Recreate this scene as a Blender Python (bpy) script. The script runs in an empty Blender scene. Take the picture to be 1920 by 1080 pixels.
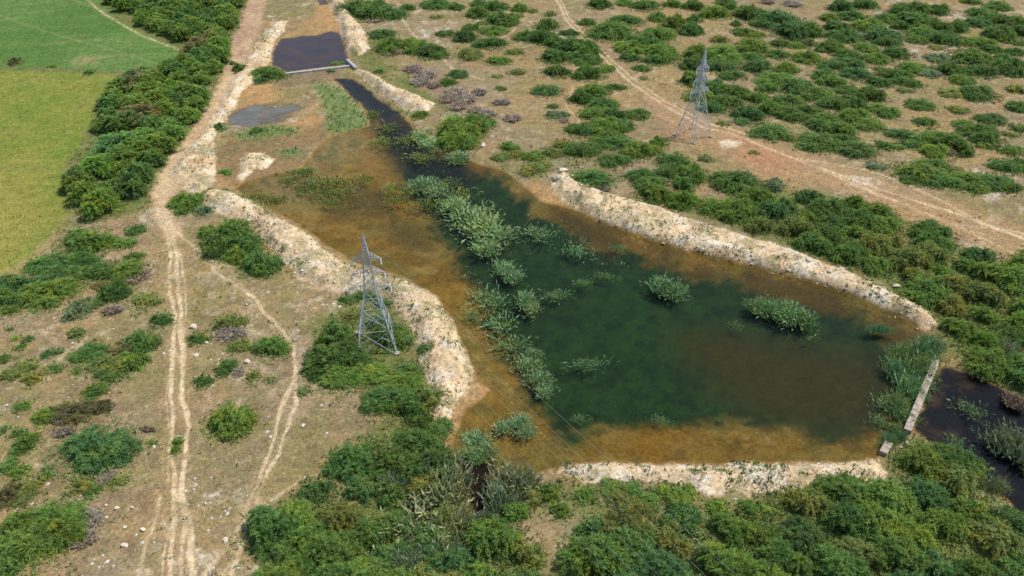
import bpy, math, random
import numpy as np
from mathutils import Vector, Matrix

# ------------------------------------------------------------------ camera, light, exposure
scene = bpy.context.scene
COL = scene.collection
CAM_H = 75.0
PITCH = math.radians(36.0)
FPX = 1450.0                                   # focal length in pixels of the 1920 wide photograph
cam_data = bpy.data.cameras.new("camera")
cam_data.sensor_width = 36.0
cam_data.lens = FPX / 1920.0 * 36.0
cam_data.clip_start = 1.0
cam_data.clip_end = 12000.0
cam = bpy.data.objects.new("camera", cam_data)
cam.location = (0, 0, CAM_H)
cam.rotation_euler = (math.radians(90) - PITCH, 0, 0)
COL.objects.link(cam)
scene.camera = cam

SUN_EL = math.radians(61.0)
SUN_AZ = math.radians(74.0)                    # from +Y (away from the camera) towards +X
sun_dir = Vector((math.cos(SUN_EL) * math.sin(SUN_AZ), math.cos(SUN_EL) * math.cos(SUN_AZ), math.sin(SUN_EL)))
world = bpy.data.worlds.new("World")
scene.world = world
world.use_nodes = True
wn = world.node_tree.nodes
wn.clear()
w_out = wn.new("ShaderNodeOutputWorld")
w_bg = wn.new("ShaderNodeBackground")
w_sky = wn.new("ShaderNodeTexSky")
w_sky.sky_type = 'NISHITA'
w_sky.sun_disc = False
w_sky.sun_elevation = SUN_EL
w_sky.sun_rotation = SUN_AZ
w_bg.inputs["Strength"].default_value = 0.14
world.node_tree.links.new(w_sky.outputs[0], w_bg.inputs["Color"])
world.node_tree.links.new(w_bg.outputs[0], w_out.inputs["Surface"])
sun_data = bpy.data.lights.new("sun", 'SUN')
sun_data.energy = 3.7
sun_data.angle = math.radians(0.53)
sun_data.color = (1.0, 0.955, 0.89)
sun = bpy.data.objects.new("sun", sun_data)
sun.rotation_euler = sun_dir.to_track_quat('Z', 'Y').to_euler()
COL.objects.link(sun)
scene.view_settings.view_transform = 'Standard'
scene.view_settings.look = 'None'
scene.view_settings.exposure = 0.5
scene.view_settings.gamma = 1.0
scene.view_settings.use_curve_mapping = False
scene.render.engine = 'CYCLES'
scene.cycles.transparent_max_bounces = 12
scene.cycles.max_bounces = 6

rng = np.random.default_rng(7)
random.seed(7)

# ------------------------------------------------------------------ helpers
SP, CP = math.sin(PITCH), math.cos(PITCH)


def ray(px, py):
    u = (px - 960.0) / FPX
    v = -(py - 540.0) / FPX
    return u, CP + v * SP, -SP + v * CP


def at(px, py, z=0.4):
    """Where the line of sight through a spot of the survey photograph meets height z."""
    dx, dy, dz = ray(px, py)
    t = (z - CAM_H) / dz
    return dx * t, dy * t, t


def poly_w(pts, z=0.4):
    return np.array([at(p[0], p[1], z)[:2] for p in pts], dtype=np.float32)


def to_px(x, y, z=0.4):
    d = y * CP - (z - CAM_H) * SP
    v = (y * SP + (z - CAM_H) * CP) / d
    return 960 + x / d * FPX, 540 - v * FPX


def lin(c):
    c = np.asarray(c, dtype=np.float64) / 255.0
    return np.where(c <= 0.04045, c / 12.92, ((c + 0.055) / 1.055) ** 2.4)


def alb(r, g, b, k=1.72):
    """Base colour of a surface that shows (r, g, b) in full sun at this exposure."""
    return np.clip(lin((r, g, b)) / k, 0.0, 0.85)


def smooth(a, b, x):
    t = np.clip((x - a) / (b - a), 0, 1)
    return t * t * (3 - 2 * t)


def vnoise(x, y, scale, seed):
    x = x / scale + seed * 17.31
    y = y / scale - seed * 9.77
    xi = np.floor(x); yi = np.floor(y)
    fx = x - xi; fy = y - yi
    fx = fx * fx * (3 - 2 * fx); fy = fy * fy * (3 - 2 * fy)
    xi = xi.astype(np.int64); yi = yi.astype(np.int64)

    def h(a, b):
        n = (a * 374761393 + b * 668265263 + seed * 362437) & 0xffffffff
        n = ((n ^ (n >> 13)) * 1274126177) & 0xffffffff
        n = n ^ (n >> 16)
        return (n & 0xffff).astype(np.float32) / 65535.0
    a = h(xi, yi); b = h(xi + 1, yi); c = h(xi, yi + 1); d = h(xi + 1, yi + 1)
    return (a * (1 - fx) + b * fx) * (1 - fy) + (c * (1 - fx) + d * fx) * fy


def fbm(x, y, scale, seed, octv=4, gain=0.5):
    s = np.zeros(len(x), dtype=np.float32); amp = 1.0; tot = 0.0
    for o in range(octv):
        s += amp * vnoise(x, y, scale, seed + o * 13)
        tot += amp; amp *= gain; scale /= 2.03
    return s / tot


def seg_dist(X, Y, pts, width=None, margin=12.0):
    """distance to a polyline (and the width interpolated along it)"""
    pts = np.asarray(pts, dtype=np.float32)
    lo = pts.min(0) - margin; hi = pts.max(0) + margin
    idx = np.nonzero((X > lo[0]) & (X < hi[0]) & (Y > lo[1]) & (Y < hi[1]))[0]
    D = np.full(len(X), 1e3, dtype=np.float32)
    if len(idx) == 0:
        return D
    x = X[idx]; y = Y[idx]
    best = np.full(len(idx), 1e6, dtype=np.float32)
    for a, b in zip(pts[:-1], pts[1:]):
        e = b - a
        L = max(float(e @ e), 1e-9)
        t = np.clip(((x - a[0]) * e[0] + (y - a[1]) * e[1]) / L, 0, 1)
        d = (x - a[0] - t * e[0]) ** 2 + (y - a[1] - t * e[1]) ** 2
        best = np.minimum(best, d)
    D[idx] = np.sqrt(best)
    return D


def sdf(X, Y, poly, margin=9.0):
    """signed distance to a polygon, negative inside; `margin` beyond its box"""
    poly = np.asarray(poly, dtype=np.float32)
    lo = poly.min(0) - margin; hi = poly.max(0) + margin
    idx = np.nonzero((X > lo[0]) & (X < hi[0]) & (Y > lo[1]) & (Y < hi[1]))[0]
    D = np.full(len(X), margin, dtype=np.float32)
    if len(idx) == 0:
        return D
    x = X[idx]; y = Y[idx]
    best = np.full(len(idx), 1e9, dtype=np.float32)
    ins = np.zeros(len(idx), dtype=bool)
    n = len(poly)
    for i in range(n):
        a = poly[i]; b = poly[(i + 1) % n]
        e = b - a
        L = max(float(e @ e), 1e-9)
        t = np.clip(((x - a[0]) * e[0] + (y - a[1]) * e[1]) / L, 0, 1)
        best = np.minimum(best, (x - a[0] - t * e[0]) ** 2 + (y - a[1] - t * e[1]) ** 2)
        if abs(b[1] - a[1]) > 1e-9:
            c = ((a[1] > y) != (b[1] > y)) & (x < (b[0] - a[0]) * (y - a[1]) / (b[1] - a[1]) + a[0])
            ins ^= c
    d = np.sqrt(best)
    D[idx] = np.where(ins, -d, d)
    return np.minimum(D, margin)


def tag(o, label=None, cat=None, group=None, kind=None):
    if label: o["label"] = label
    if cat: o["category"] = cat
    if group: o["group"] = group
    if kind: o["kind"] = kind
    return o


def np_mesh(name, verts, tris=None, quads=None, mat=None, attrs=None, smooth_shade=False, mats=None, mat_idx=None, normals=None):
    """a mesh from arrays: all triangles or all quads"""
    me = bpy.data.meshes.new(name)
    V = np.asarray(verts, dtype=np.float32)
    F = np.asarray(tris if tris is not None else quads, dtype=np.int32)
    k = F.shape[1]
    me.vertices.add(len(V)); me.vertices.foreach_set("co", V.ravel())
    me.loops.add(F.size); me.loops.foreach_set("vertex_index", F.ravel())
    me.polygons.add(len(F))
    me.polygons.foreach_set("loop_start", np.arange(0, F.size, k, dtype=np.int32))
    if mat_idx is not None:
        me.polygons.foreach_set("material_index", np.asarray(mat_idx, dtype=np.int32))
    me.polygons.foreach_set("use_smooth", np.full(len(F), smooth_shade, dtype=bool))
    for m in (mats or ([mat] if mat else [])):
        me.materials.append(m)
    me.update(calc_edges=True)
    for an, arr in (attrs or {}).items():
        arr = np.asarray(arr, dtype=np.float32)
        if arr.ndim == 1:
            a = me.attributes.new(an, 'FLOAT', 'POINT'); a.data.foreach_set("value", arr)
        else:
            a = me.attributes.new(an, 'FLOAT_COLOR', 'POINT')
            if arr.shape[1] == 3:
                arr = np.concatenate([arr, np.ones((len(arr), 1), np.float32)], 1)
            a.data.foreach_set("color", arr.ravel())
    if normals is not None:
        me.polygons.foreach_set("use_smooth", np.ones(len(F), dtype=bool))
        me.normals_split_custom_set_from_vertices(np.asarray(normals, dtype=np.float32).tolist())
    return me


def link(name, data, parent=None, loc=None):
    o = bpy.data.objects.new(name, data)
    if loc is not None: o.location = loc
    if parent is not None: o.parent = parent
    COL.objects.link(o)
    return o


# ------------------------------------------------------------------ materials
def new_mat(name):
    m = bpy.data.materials.new(name); m.use_nodes = True
    nt = m.node_tree; nt.nodes.clear()
    out = nt.nodes.new("ShaderNodeOutputMaterial")
    return m, nt, out


def mat_ground():
    m, nt, out = new_mat("earth")
    N, L = nt.nodes.new, nt.links.new
    at_ = N("ShaderNodeAttribute"); at_.attribute_name = "soil"
    rg = N("ShaderNodeAttribute"); rg.attribute_name = "rough"
    tc = N("ShaderNodeNewGeometry")
    n1 = N("ShaderNodeTexNoise"); n1.inputs["Scale"].default_value = 2.2; n1.inputs["Detail"].default_value = 6; n1.inputs["Roughness"].default_value = 0.72
    n2 = N("ShaderNodeTexNoise"); n2.inputs["Scale"].default_value = 0.55; n2.inputs["Detail"].default_value = 5; n2.inputs["Roughness"].default_value = 0.65
    L(tc.outputs["Position"], n1.inputs["Vector"]); L(tc.outputs["Position"], n2.inputs["Vector"])
    r1 = N("ShaderNodeMapRange"); r1.inputs[1].default_value = 0.3; r1.inputs[2].default_value = 0.7; r1.inputs[3].default_value = 0.66; r1.inputs[4].default_value = 1.34
    r2 = N("ShaderNodeMapRange"); r2.inputs[1].default_value = 0.3; r2.inputs[2].default_value = 0.7; r2.inputs[3].default_value = 0.8; r2.inputs[4].default_value = 1.2
    L(n1.outputs["Fac"], r1.inputs[0]); L(n2.outputs["Fac"], r2.inputs[0])
    mu = N("ShaderNodeMath"); mu.operation = 'MULTIPLY'; L(r1.outputs[0], mu.inputs[0]); L(r2.outputs[0], mu.inputs[1])
    mx = N("ShaderNodeVectorMath"); mx.operation = 'SCALE'
    L(at_.outputs["Color"], mx.inputs[0]); L(mu.outputs[0], mx.inputs["Scale"])
    b = N("ShaderNodeBsdfPrincipled"); b.inputs["Roughness"].default_value = 0.95; b.inputs["Specular IOR Level"].default_value = 0.1
    L(mx.outputs[0], b.inputs["Base Color"])
    bp = N("ShaderNodeBump"); bp.inputs["Distance"].default_value = 0.25
    L(n1.outputs["Fac"], bp.inputs["Height"]); L(rg.outputs["Fac"], bp.inputs["Strength"])
    L(bp.outputs[0], b.inputs["Normal"])
    L(b.outputs[0], out.inputs["Surface"])
    return m


def mat_leaf(name="leaf", trans=0.36, lo=0.68, hi=1.34, yellow=0.3):
    """leaf colour = the object's own colour, varied per spray, per plant and in patches through the crown"""
    m, nt, out = new_mat(name)
    N, L = nt.nodes.new, nt.links.new
    oi = N("ShaderNodeObjectInfo")
    tone = N("ShaderNodeAttribute"); tone.attribute_name = "tone"
    tc = N("ShaderNodeTexCoord")
    geo = N("ShaderNodeNewGeometry")
    ns = N("ShaderNodeTexNoise"); ns.inputs["Scale"].default_value = 0.45; ns.inputs["Detail"].default_value = 3
    L(geo.outputs["Position"], ns.inputs["Vector"])
    mr = N("ShaderNodeMapRange"); mr.inputs[3].default_value = lo; mr.inputs[4].default_value = hi
    L(tone.outputs["Fac"], mr.inputs[0])
    sc = N("ShaderNodeVectorMath"); sc.operation = 'SCALE'
    L(oi.outputs["Color"], sc.inputs[0]); L(mr.outputs[0], sc.inputs["Scale"])
    hs = N("ShaderNodeMix"); hs.data_type = 'RGBA'; hs.blend_type = 'MULTIPLY'
    mp = N("ShaderNodeMapRange"); mp.inputs[1].default_value = 0.5; mp.inputs[2].default_value = 0.72; mp.inputs[3].default_value = 0.0; mp.inputs[4].default_value = yellow * 2
    L(ns.outputs["Fac"], mp.inputs[0]); L(mp.outputs[0], hs.inputs["Factor"])
    L(sc.outputs[0], hs.inputs["A"]); hs.inputs["B"].default_value = (2.1, 1.45, 0.75, 1)
    d = N("ShaderNodeBsdfPrincipled"); d.inputs["Roughness"].default_value = 0.65; d.inputs["Specular IOR Level"].default_value = 0.22
    t = N("ShaderNodeBsdfTranslucent")
    L(hs.outputs["Result"], d.inputs["Base Color"]); L(hs.outputs["Result"], t.inputs["Color"])
    ms = N("ShaderNodeMixShader"); ms.inputs[0].default_value = trans
    L(d.outputs[0], ms.inputs[1]); L(t.outputs[0], ms.inputs[2]); L(ms.outputs[0], out.inputs["Surface"])
    return m


def mat_simple(name, col, rough=0.9, spec=0.2, metal=0.0, nscale=3.0, var=0.25, bump=0.0, bdist=0.05):
    m, nt, out = new_mat(name)
    N, L = nt.nodes.new, nt.links.new
    geo = N("ShaderNodeNewGeometry")
    ns = N("ShaderNodeTexNoise"); ns.inputs["Scale"].default_value = nscale; ns.inputs["Detail"].default_value = 5
    L(geo.outputs["Position"], ns.inputs["Vector"])
    mr = N("ShaderNodeMapRange"); mr.inputs[1].default_value = 0.3; mr.inputs[2].default_value = 0.7
    mr.inputs[3].default_value = 1 - var; mr.inputs[4].default_value = 1 + var
    L(ns.outputs["Fac"], mr.inputs[0])
    sc = N("ShaderNodeVectorMath"); sc.operation = 'SCALE'; sc.inputs[0].default_value = tuple(col)[:3]
    L(mr.outputs[0], sc.inputs["Scale"])
    b = N("ShaderNodeBsdfPrincipled")
    b.inputs["Roughness"].default_value = rough; b.inputs["Specular IOR Level"].default_value = spec; b.inputs["Metallic"].default_value = metal
    L(sc.outputs[0], b.inputs["Base Color"])
    if bump:
        bp = N("ShaderNodeBump"); bp.inputs["Strength"].default_value = bump; bp.inputs["Distance"].default_value = bdist
        L(ns.outputs["Fac"], bp.inputs["Height"]); L(bp.outputs[0], b.inputs["Normal"])
    L(b.outputs[0], out.inputs["Surface"])
    return m


def mat_tone(name, rough=0.9):
    """plain diffuse with a per-point colour attribute `tint` (stones, weeds: their own colour)"""
    m, nt, out = new_mat(name)
    N, L = nt.nodes.new, nt.links.new
    a = N("ShaderNodeAttribute"); a.attribute_name = "tint"
    b = N("ShaderNodeBsdfPrincipled"); b.inputs["Roughness"].default_value = rough; b.inputs["Specular IOR Level"].default_value = 0.15
    L(a.outputs["Color"], b.inputs["Base Color"]); L(b.outputs[0], out.inputs["Surface"])
    return m


def mat_water(name, tint, refl=1.0, murk=(0.02, 0.025, 0.015), murk_f=0.0):
    m, nt, out = new_mat(name)
    N, L = nt.nodes.new, nt.links.new
    geo = N("ShaderNodeNewGeometry")
    ns = N("ShaderNodeTexNoise"); ns.inputs["Scale"].default_value = 0.5; ns.inputs["Detail"].default_value = 1
    L(geo.outputs["Position"], ns.inputs["Vector"])
    bp = N("ShaderNodeBump"); bp.inputs["Strength"].default_value = 0.03; bp.inputs["Distance"].default_value = 0.03
    L(ns.outputs["Fac"], bp.inputs["Height"])
    fr = N("ShaderNodeFresnel"); fr.inputs["IOR"].default_value = 1.333
    L(bp.outputs[0], fr.inputs["Normal"])
    mu = N("ShaderNodeMath"); mu.operation = 'MULTIPLY'; mu.inputs[1].default_value = refl; L(fr.outputs[0], mu.inputs[0])
    tr = N("ShaderNodeBsdfTransparent"); tr.inputs["Color"].default_value = (*tint, 1)
    df = N("ShaderNodeBsdfDiffuse"); df.inputs["Color"].default_value = (*murk, 1)
    m0 = N("ShaderNodeMixShader"); m0.inputs[0].default_value = murk_f
    n2 = N("ShaderNodeTexNoise"); n2.inputs["Scale"].default_value = 0.16; n2.inputs["Detail"].default_value = 4
    L(geo.outputs["Position"], n2.inputs["Vector"])
    rm = N("ShaderNodeMapRange"); rm.inputs[1].default_value = 0.36; rm.inputs[2].default_value = 0.64
    rm.inputs[3].default_value = murk_f * 0.35; rm.inputs[4].default_value = min(1.0, murk_f * 1.5)
    L(n2.outputs["Fac"], rm.inputs[0]); L(rm.outputs[0], m0.inputs[0])      # silt clouds
    L(tr.outputs[0], m0.inputs[1]); L(df.outputs[0], m0.inputs[2])
    gl = N("ShaderNodeBsdfGlossy"); gl.inputs["Roughness"].default_value = 0.06; L(bp.outputs[0], gl.inputs["Normal"])
    ms = N("ShaderNodeMixShader"); L(mu.outputs[0], ms.inputs[0]); L(m0.outputs[0], ms.inputs[1]); L(gl.outputs[0], ms.inputs[2])
    L(ms.outputs[0], out.inputs["Surface"])
    return m


M_EARTH = mat_ground()
M_LEAF = mat_leaf()
M_REED = mat_leaf("reed", trans=0.25, lo=0.55, hi=1.4, yellow=0.15)
M_TWIG = mat_leaf("twig", trans=0.0, lo=0.6, hi=1.5, yellow=0.0)
M_WOOD = mat_simple("bark", alb(96, 84, 70), nscale=6, var=0.3)
M_STONE = mat_tone("stone")
M_WEED = mat_tone("weed", 0.8)
M_STEEL = mat_simple("galvanised_steel", (0.40, 0.42, 0.45), rough=0.5, spec=0.5, metal=0.25, nscale=2, var=0.15)
M_CABLE = mat_simple("aluminium_cable", (0.30, 0.31, 0.33), rough=0.5, spec=0.5, metal=0.2, var=0.05)
M_INS = mat_simple("insulator_glaze", (0.55, 0.58, 0.6), rough=0.3, spec=0.5, var=0.05)
M_CONC = mat_simple("concrete", alb(182, 168, 150), nscale=1.4, var=0.38, bump=0.4)
M_CONC2 = mat_simple("grey_concrete", alb(190, 188, 182), nscale=2.2, var=0.25, bump=0.5)
M_ROCK = mat_simple("limestone", alb(232, 216, 188), nscale=2.0, var=0.2, bump=0.6, bdist=0.15)
M_WATER = mat_water("pond_water", (0.92, 0.94, 0.86), refl=0.36)
M_WATER2 = mat_water("still_water", (0.9, 0.88, 0.86), refl=0.75, murk=(0.045, 0.034, 0.034), murk_f=0.3)
M_WATER3 = mat_water("silty_water", (0.9, 0.9, 0.9), refl=1.0, murk=(0.17, 0.165, 0.13), murk_f=0.5)
M_WATER4 = mat_water("dark_water", (0.8, 0.8, 0.82), refl=0.32)

# ------------------------------------------------------------------ survey outlines (picked on the photograph, laid on the ground)
POND = [(1030, 876), (1060, 867), (1150, 865), (1300, 867), (1450, 865), (1560, 864), (1640, 862), (1650, 850), (1665, 825), (1698, 806), (1728, 742), (1757, 676),
        (1752, 650), (1735, 622), (1722, 616), (1688, 595), (1640, 574), (1580, 548), (1510, 525), (1440, 508), (1370, 490), (1300, 473), (1240, 455), (1180, 437), (1120, 414),
        (1080, 394), (1040, 385), (1008, 378), (985, 352), (945, 322), (900, 308), (868, 300), (840, 288), (812, 278), (792, 264), (776, 240), (750, 216), (728, 199), (700, 179), (680, 163), (664, 150), (632, 148), (645, 166), (668, 186), (688, 208), (694, 236), (655, 248), (612, 262), (590, 285), (568, 318), (500, 330),
        (462, 340), (445, 355), (500, 385), (560, 420), (612, 458), (668, 490), (720, 508), (772, 526), (818, 556), (848, 598), (868, 640), (888, 690), (893, 712),
        (918, 730), (905, 745), (875, 765), (862, 790), (855, 820), (850, 850), (862, 880), (880, 900), (960, 905), (1000, 895)]
CHANNEL = [(630, 148), (664, 150), (680, 163), (700, 179), (728, 199), (746, 213), (725, 216), (695, 206), (668, 184), (645, 166)]
POOL_UP = [(540, 72), (566, 67), (592, 67), (618, 59), (634, 62), (648, 92), (656, 118), (604, 126), (541, 134), (511, 122), (515, 92), (527, 74)]
POOL_TOP = [(593, -6), (612, -6), (614, 8), (600, 10)]
POOL_GREY = [(430, 218), (445, 206), (475, 200), (510, 196), (546, 197), (560, 205), (545, 220), (508, 234), (460, 240), (430, 233)]
POOL_DOWN = [(1765, 688), (1790, 697), (1830, 708), (1868, 722), (1895, 745), (1960, 760), (1980, 960), (1925, 990), (1880, 925), (1835, 890), (1795, 862), (1765, 832), (1715, 812), (1735, 752)]
STREAM = [(858, 866), (890, 858), (925, 856), (922, 880), (905, 895), (916, 930), (910, 968), (893, 980), (876, 950), (880, 915), (866, 895)]

DEEP = [(745, 335), (700, 250), (740, 228), (790, 262), (850, 300), (905, 318), (955, 345), (1000, 395), (1045, 410), (1085, 425), (1130, 455), (1200, 480), (1290, 505), (1400, 530), (1520, 560), (1600, 585), (1660, 620), (1690, 660),
        (1690, 740), (1660, 800), (1640, 825), (1600, 830), (1540, 825), (1480, 803), (1400, 796), (1300, 792), (1200, 791), (1130, 797), (1095, 806), (1085, 830), (1050, 835), (1030, 800), (1010, 760), (990, 735), (985, 700), (940, 650),
        (905, 590), (880, 520), (845, 455), (800, 405), (770, 370)]
BROWN = [(1280, 615), (1360, 608), (1480, 625), (1600, 640), (1670, 660), (1690, 740), (1640, 800), (1540, 800), (1440, 770), (1360, 720), (1300, 660)]
BROWN2 = [(560, 340), (640, 330), (720, 340), (770, 380), (820, 440), (840, 480), (760, 450), (690, 410), (600, 380)]
DARKFLAT = [(640, 150), (700, 240), (735, 200), (790, 262), (850, 300), (900, 320), (870, 345), (800, 335), (760, 320), (735, 285)]
CHAN_R = [(640, 150), (672, 152), (690, 170), (735, 200), (780, 240), (800, 262), (770, 262), (735, 240), (690, 210), (660, 180)]

BERMS = {
    "west": [(392, 352), (440, 358), (500, 393), (560, 428), (602, 462), (652, 496), (712, 512), (772, 529), (817, 558), (847, 600), (867, 640), (887, 692), (876, 722), (852, 762), (830, 800), (813, 772), (803, 725), (778, 690), (792, 655), (768, 600), (738, 568), (712, 548),
             (655, 548), (606, 542), (556, 522), (520, 478), (478, 428), (430, 402), (384, 392), (366, 368)],
    "north_east": [(1030, 330), (1060, 318), (1088, 345), (1150, 365), (1210, 382), (1300, 412), (1380, 437), (1480, 467), (1580, 507), (1640, 532), (1700, 562), (1748, 588), (1757, 606), (1727, 617), (1690, 595), (1640, 573), (1580, 547), (1510, 524), (1440, 507), (1370, 489),
                   (1300, 472), (1240, 454), (1180, 436), (1120, 412), (1078, 388), (1042, 362)],
    "south": [(1035, 880), (1060, 868), (1150, 866), (1300, 868), (1450, 866), (1650, 864), (1664, 886), (1658, 905), (1560, 896), (1500, 918), (1420, 930), (1330, 926), (1240, 902), (1090, 900)],
    "far_north": [(606, -8), (638, -8), (662, 33), (685, 62), (692, 90), (676, 104), (650, 98), (640, 80), (638, 48)],
    "far_east": [(668, 128), (692, 136), (742, 165), (790, 182), (815, 195), (797, 212), (765, 206), (720, 176), (682, 148)],
    "far_west": [(488, 68), (512, 40), (541, 38), (531, 58), (512, 76), (506, 110), (484, 150), (455, 168), (436, 205), (412, 240), (402, 262), (404, 300), (402, 345), (372, 362), (338, 352), (318, 322), (345, 285), (384, 245), (412, 200), (430, 160), (440, 140), (462, 108)],
    "mound": [(448, 296), (462, 284), (490, 284), (516, 296), (500, 312), (470, 318), (452, 338), (442, 332), (452, 318)],
}
BERM_H = {"west": 1.1, "north_east": 1.25, "south": 0.7, "far_north": 1.6, "far_east": 1.3, "far_west": 0.7, "mound": 0.8}

FIELD_Y = [(-120, 132), (60, 134), (170, 140), (222, 140), (185, 200), (155, 265), (124, 310), (122, 350), (132, 395), (100, 445), (40, 500), (-5, 530), (-120, 560)]
FIELD_G = [(-160, -150), (150, -150), (172, -40), (190, 8), (232, 45), (290, 72), (345, 95), (342, 106), (290, 124), (240, 134), (100, 128), (-120, 126)]

RUTS = [  # centre line, width (m), strength
    ([(296, 390), (312, 430), (322, 470), (318, 510), (320, 550), (328, 590), (330, 620), (322, 660), (322, 700), (325, 760), (320, 800), (317, 840), (325, 880), (330, 930), (325, 980), (322, 1090)], 0.75, 0.9),
    ([(313, 410), (333, 470), (336, 540), (340, 600), (343, 650), (342, 700), (347, 760), (352, 800), (343, 880), (342, 940), (354, 990), (364, 1090)], 0.95, 1.0),
    ([(347, 970), (343, 1020), (342, 1090)], 0.7, 0.8),
    ([(330, 450), (343, 490), (350, 530), (349, 600), (343, 650)], 0.5, 0.6),
    ([(322, 640), (332, 670), (342, 690)], 0.5, 0.6),
    ([(318, 425), (348, 448), (375, 470), (408, 512), (450, 540), (480, 560), (500, 590), (530, 620), (550, 650), (553, 690), (550, 720), (555, 760), (545, 790), (525, 850), (505, 880), (490, 920), (482, 960), (458, 1010), (430, 1090)], 0.75, 0.8),
    ([(548, 715), (526, 770), (515, 830), (490, 890), (465, 950), (440, 1005), (378, 1090)], 0.7, 0.7),
    ([(560, 900), (500, 945), (470, 1000), (410, 1090)], 0.6, 0.45),
    ([(300, 930), (296, 970), (275, 1020), (262, 1090)], 0.6, 0.5),
    ([(324, 640), (316, 720), (313, 790), (316, 850), (313, 900)], 0.35, 0.5),
    ([(322, 980), (312, 1030), (306, 1090)], 0.4, 0.6),
    ([(1040, -8), (1060, 35), (1085, 65), (1115, 95), (1150, 125), (1190, 160), (1225, 185), (1260, 205), (1310, 235), (1370, 250), (1420, 270), (1470, 290), (1520, 310), (1570, 325), (1640, 350), (1720, 377), (1800, 402), (1930, 452)], 0.8, 0.85),
    ([(1047, -8), (1066, 32), (1092, 62), (1122, 90), (1158, 122), (1197, 155), (1233, 181), (1268, 200), (1318, 228), (1378, 244), (1430, 263)], 0.7, 0.7),
    ([(1500, 298), (1620, 318), (1700, 343), (1780, 383), (1850, 420), (1930, 443)], 0.7, 0.7),
    ([(1560, 325), (1700, 385), (1800, 425), (1930, 488)], 0.6, 0.6),
    ([(1540, 318), (1640, 362), (1760, 410), (1850, 440), (1930, 470)], 0.6, 0.55),
    ([(718, -8), (745, 25), (765, 50), (775, 65), (800, 88), (825, 103), (838, 118), (850, 130), (905, 150)], 0.9, 0.55),
    ([(980, 40), (985, 25), (960, 60), (930, 75)], 0.7, 0.4),
    ([(1075, 160), (1060, 200), (1085, 225), (1090, 240)], 0.7, 0.4),
    ([(165, 0), (185, 18), (225, 45), (275, 70), (315, 85), (342, 98)], 0.9, 0.7),
]
TRACK = [(474, -12), (500, -12), (488, 40), (480, 70), (462, 105), (440, 140), (426, 165), (412, 200), (384, 245), (345, 285), (320, 320), (325, 348), (312, 372), (318, 405), (335, 440), (322, 452), (300, 425), (286, 395), (284, 365), (296, 340), (318, 292), (352, 258), (385, 205), (405, 170), (415, 140), (428, 110), (440, 75), (455, 30)]
BAREROAD = [(1205, 170), (1270, 195), (1330, 228), (1420, 258), (1500, 288), (1620, 322), (1750, 365), (1930, 425), (1930, 500), (1800, 452), (1700, 410), (1600, 365), (1540, 345), (1440, 330), (1390, 300), (1330, 280), (1270, 262), (1235, 225)]
ORANGE = [[(425, 190), (440, 175), (470, 160), (520, 158), (528, 178), (512, 192), (470, 200), (445, 206), (425, 224)], [(560, 205), (590, 192), (605, 215), (598, 238), (560, 242), (525, 240), (545, 222)],
          [(528, 72), (545, 50), (585, 42), (600, 5), (598, -8), (618, -8), (640, 50), (635, 62), (618, 58), (590, 66), (560, 66)], [(1015, 345), (1040, 362), (1060, 382), (1040, 388), (1008, 376), (990, 355), (1000, 340)],
          [(895, 690), (920, 728), (905, 748), (878, 768), (866, 795), (862, 830), (845, 850), (842, 800), (850, 765), (875, 735)], [(400, 330), (430, 335), (450, 350), (420, 352)], [(500, 75), (528, 74), (515, 92), (510, 120), (500, 130), (500, 100)], [(1020, 870), (1050, 868), (1075, 885), (1060, 895), (1025, 895), (1010, 885)]]
MUD = [(405, 300), (430, 245), (470, 242), (520, 238), (600, 235), (620, 245), (585, 270), (565, 310), (520, 325), (470, 335), (445, 352), (410, 340)]
OLIVE = [[(1190, 350), (1290, 365), (1400, 375), (1500, 355), (1590, 372), (1690, 395), (1760, 430), (1800, 465), (1940, 500), (1940, 760), (1880, 740), (1780, 690), (1750, 600), (1640, 525), (1480, 460), (1300, 405), (1190, 372)],
         [(690, 105), (760, 130), (800, 175), (870, 215), (870, 235), (800, 190), (740, 160), (690, 132)], [(900, 330), (960, 300), (1030, 290), (1150, 310), (1190, 345), (1100, 345), (1050, 315), (1010, 335), (950, 320)],
         [(650, 105), (690, 98), (700, 60), (760, 90), (740, 115), (690, 125)], [(480, 1090), (500, 960), (600, 900), (690, 800), (760, 790), (860, 840), (920, 900), (940, 980), (980, 1000), (1020, 1090)],
         [(920, 900), (1080, 890), (1200, 900), (1330, 930), (1430, 930), (1520, 910), (1660, 880), (1720, 810), (1800, 860), (1930, 950), (1930, 1090), (1090, 1090), (1060, 960), (960, 960)],
         [(590, 600), (660, 560), (740, 580), (790, 650), (800, 760), (830, 810), (760, 790), (700, 730), (600, 690)], [(170, -10), (470, -10), (430, 100), (400, 190), (320, 290), (275, 395), (120, 430), (0, 540), (0, 480), (130, 390), (120, 310), (180, 190), (225, 136), (345, 100), (270, 62), (210, 35)],
         [(160, 0), (190, 0), (240, 50), (345, 85), (345, 105), (290, 80), (220, 48)], [(-20, 122), (120, 120), (230, 128), (220, 142), (60, 136), (-20, 134)]]
MARSH = [[(590, 155), (640, 165), (668, 188), (695, 225), (690, 245), (640, 248), (610, 245), (618, 225), (605, 200)], [(735, 215), (760, 222), (760, 235), (700, 240), (700, 222)], [(505, 235), (555, 238), (560, 250), (520, 255), (450, 262), (430, 248)],
         [(420, 352), (470, 368), (520, 378), (510, 392), (470, 380)], [(520, 280), (560, 278), (575, 288), (540, 292)], [(660, 150), (690, 165), (730, 195), (770, 210), (760, 216), (720, 195), (680, 160)]]
SCRUB_GROUND = [[(755, 125), (790, 118), (830, 140), (870, 165), (905, 178), (895, 205), (850, 205), (820, 175), (770, 150)]]

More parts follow.
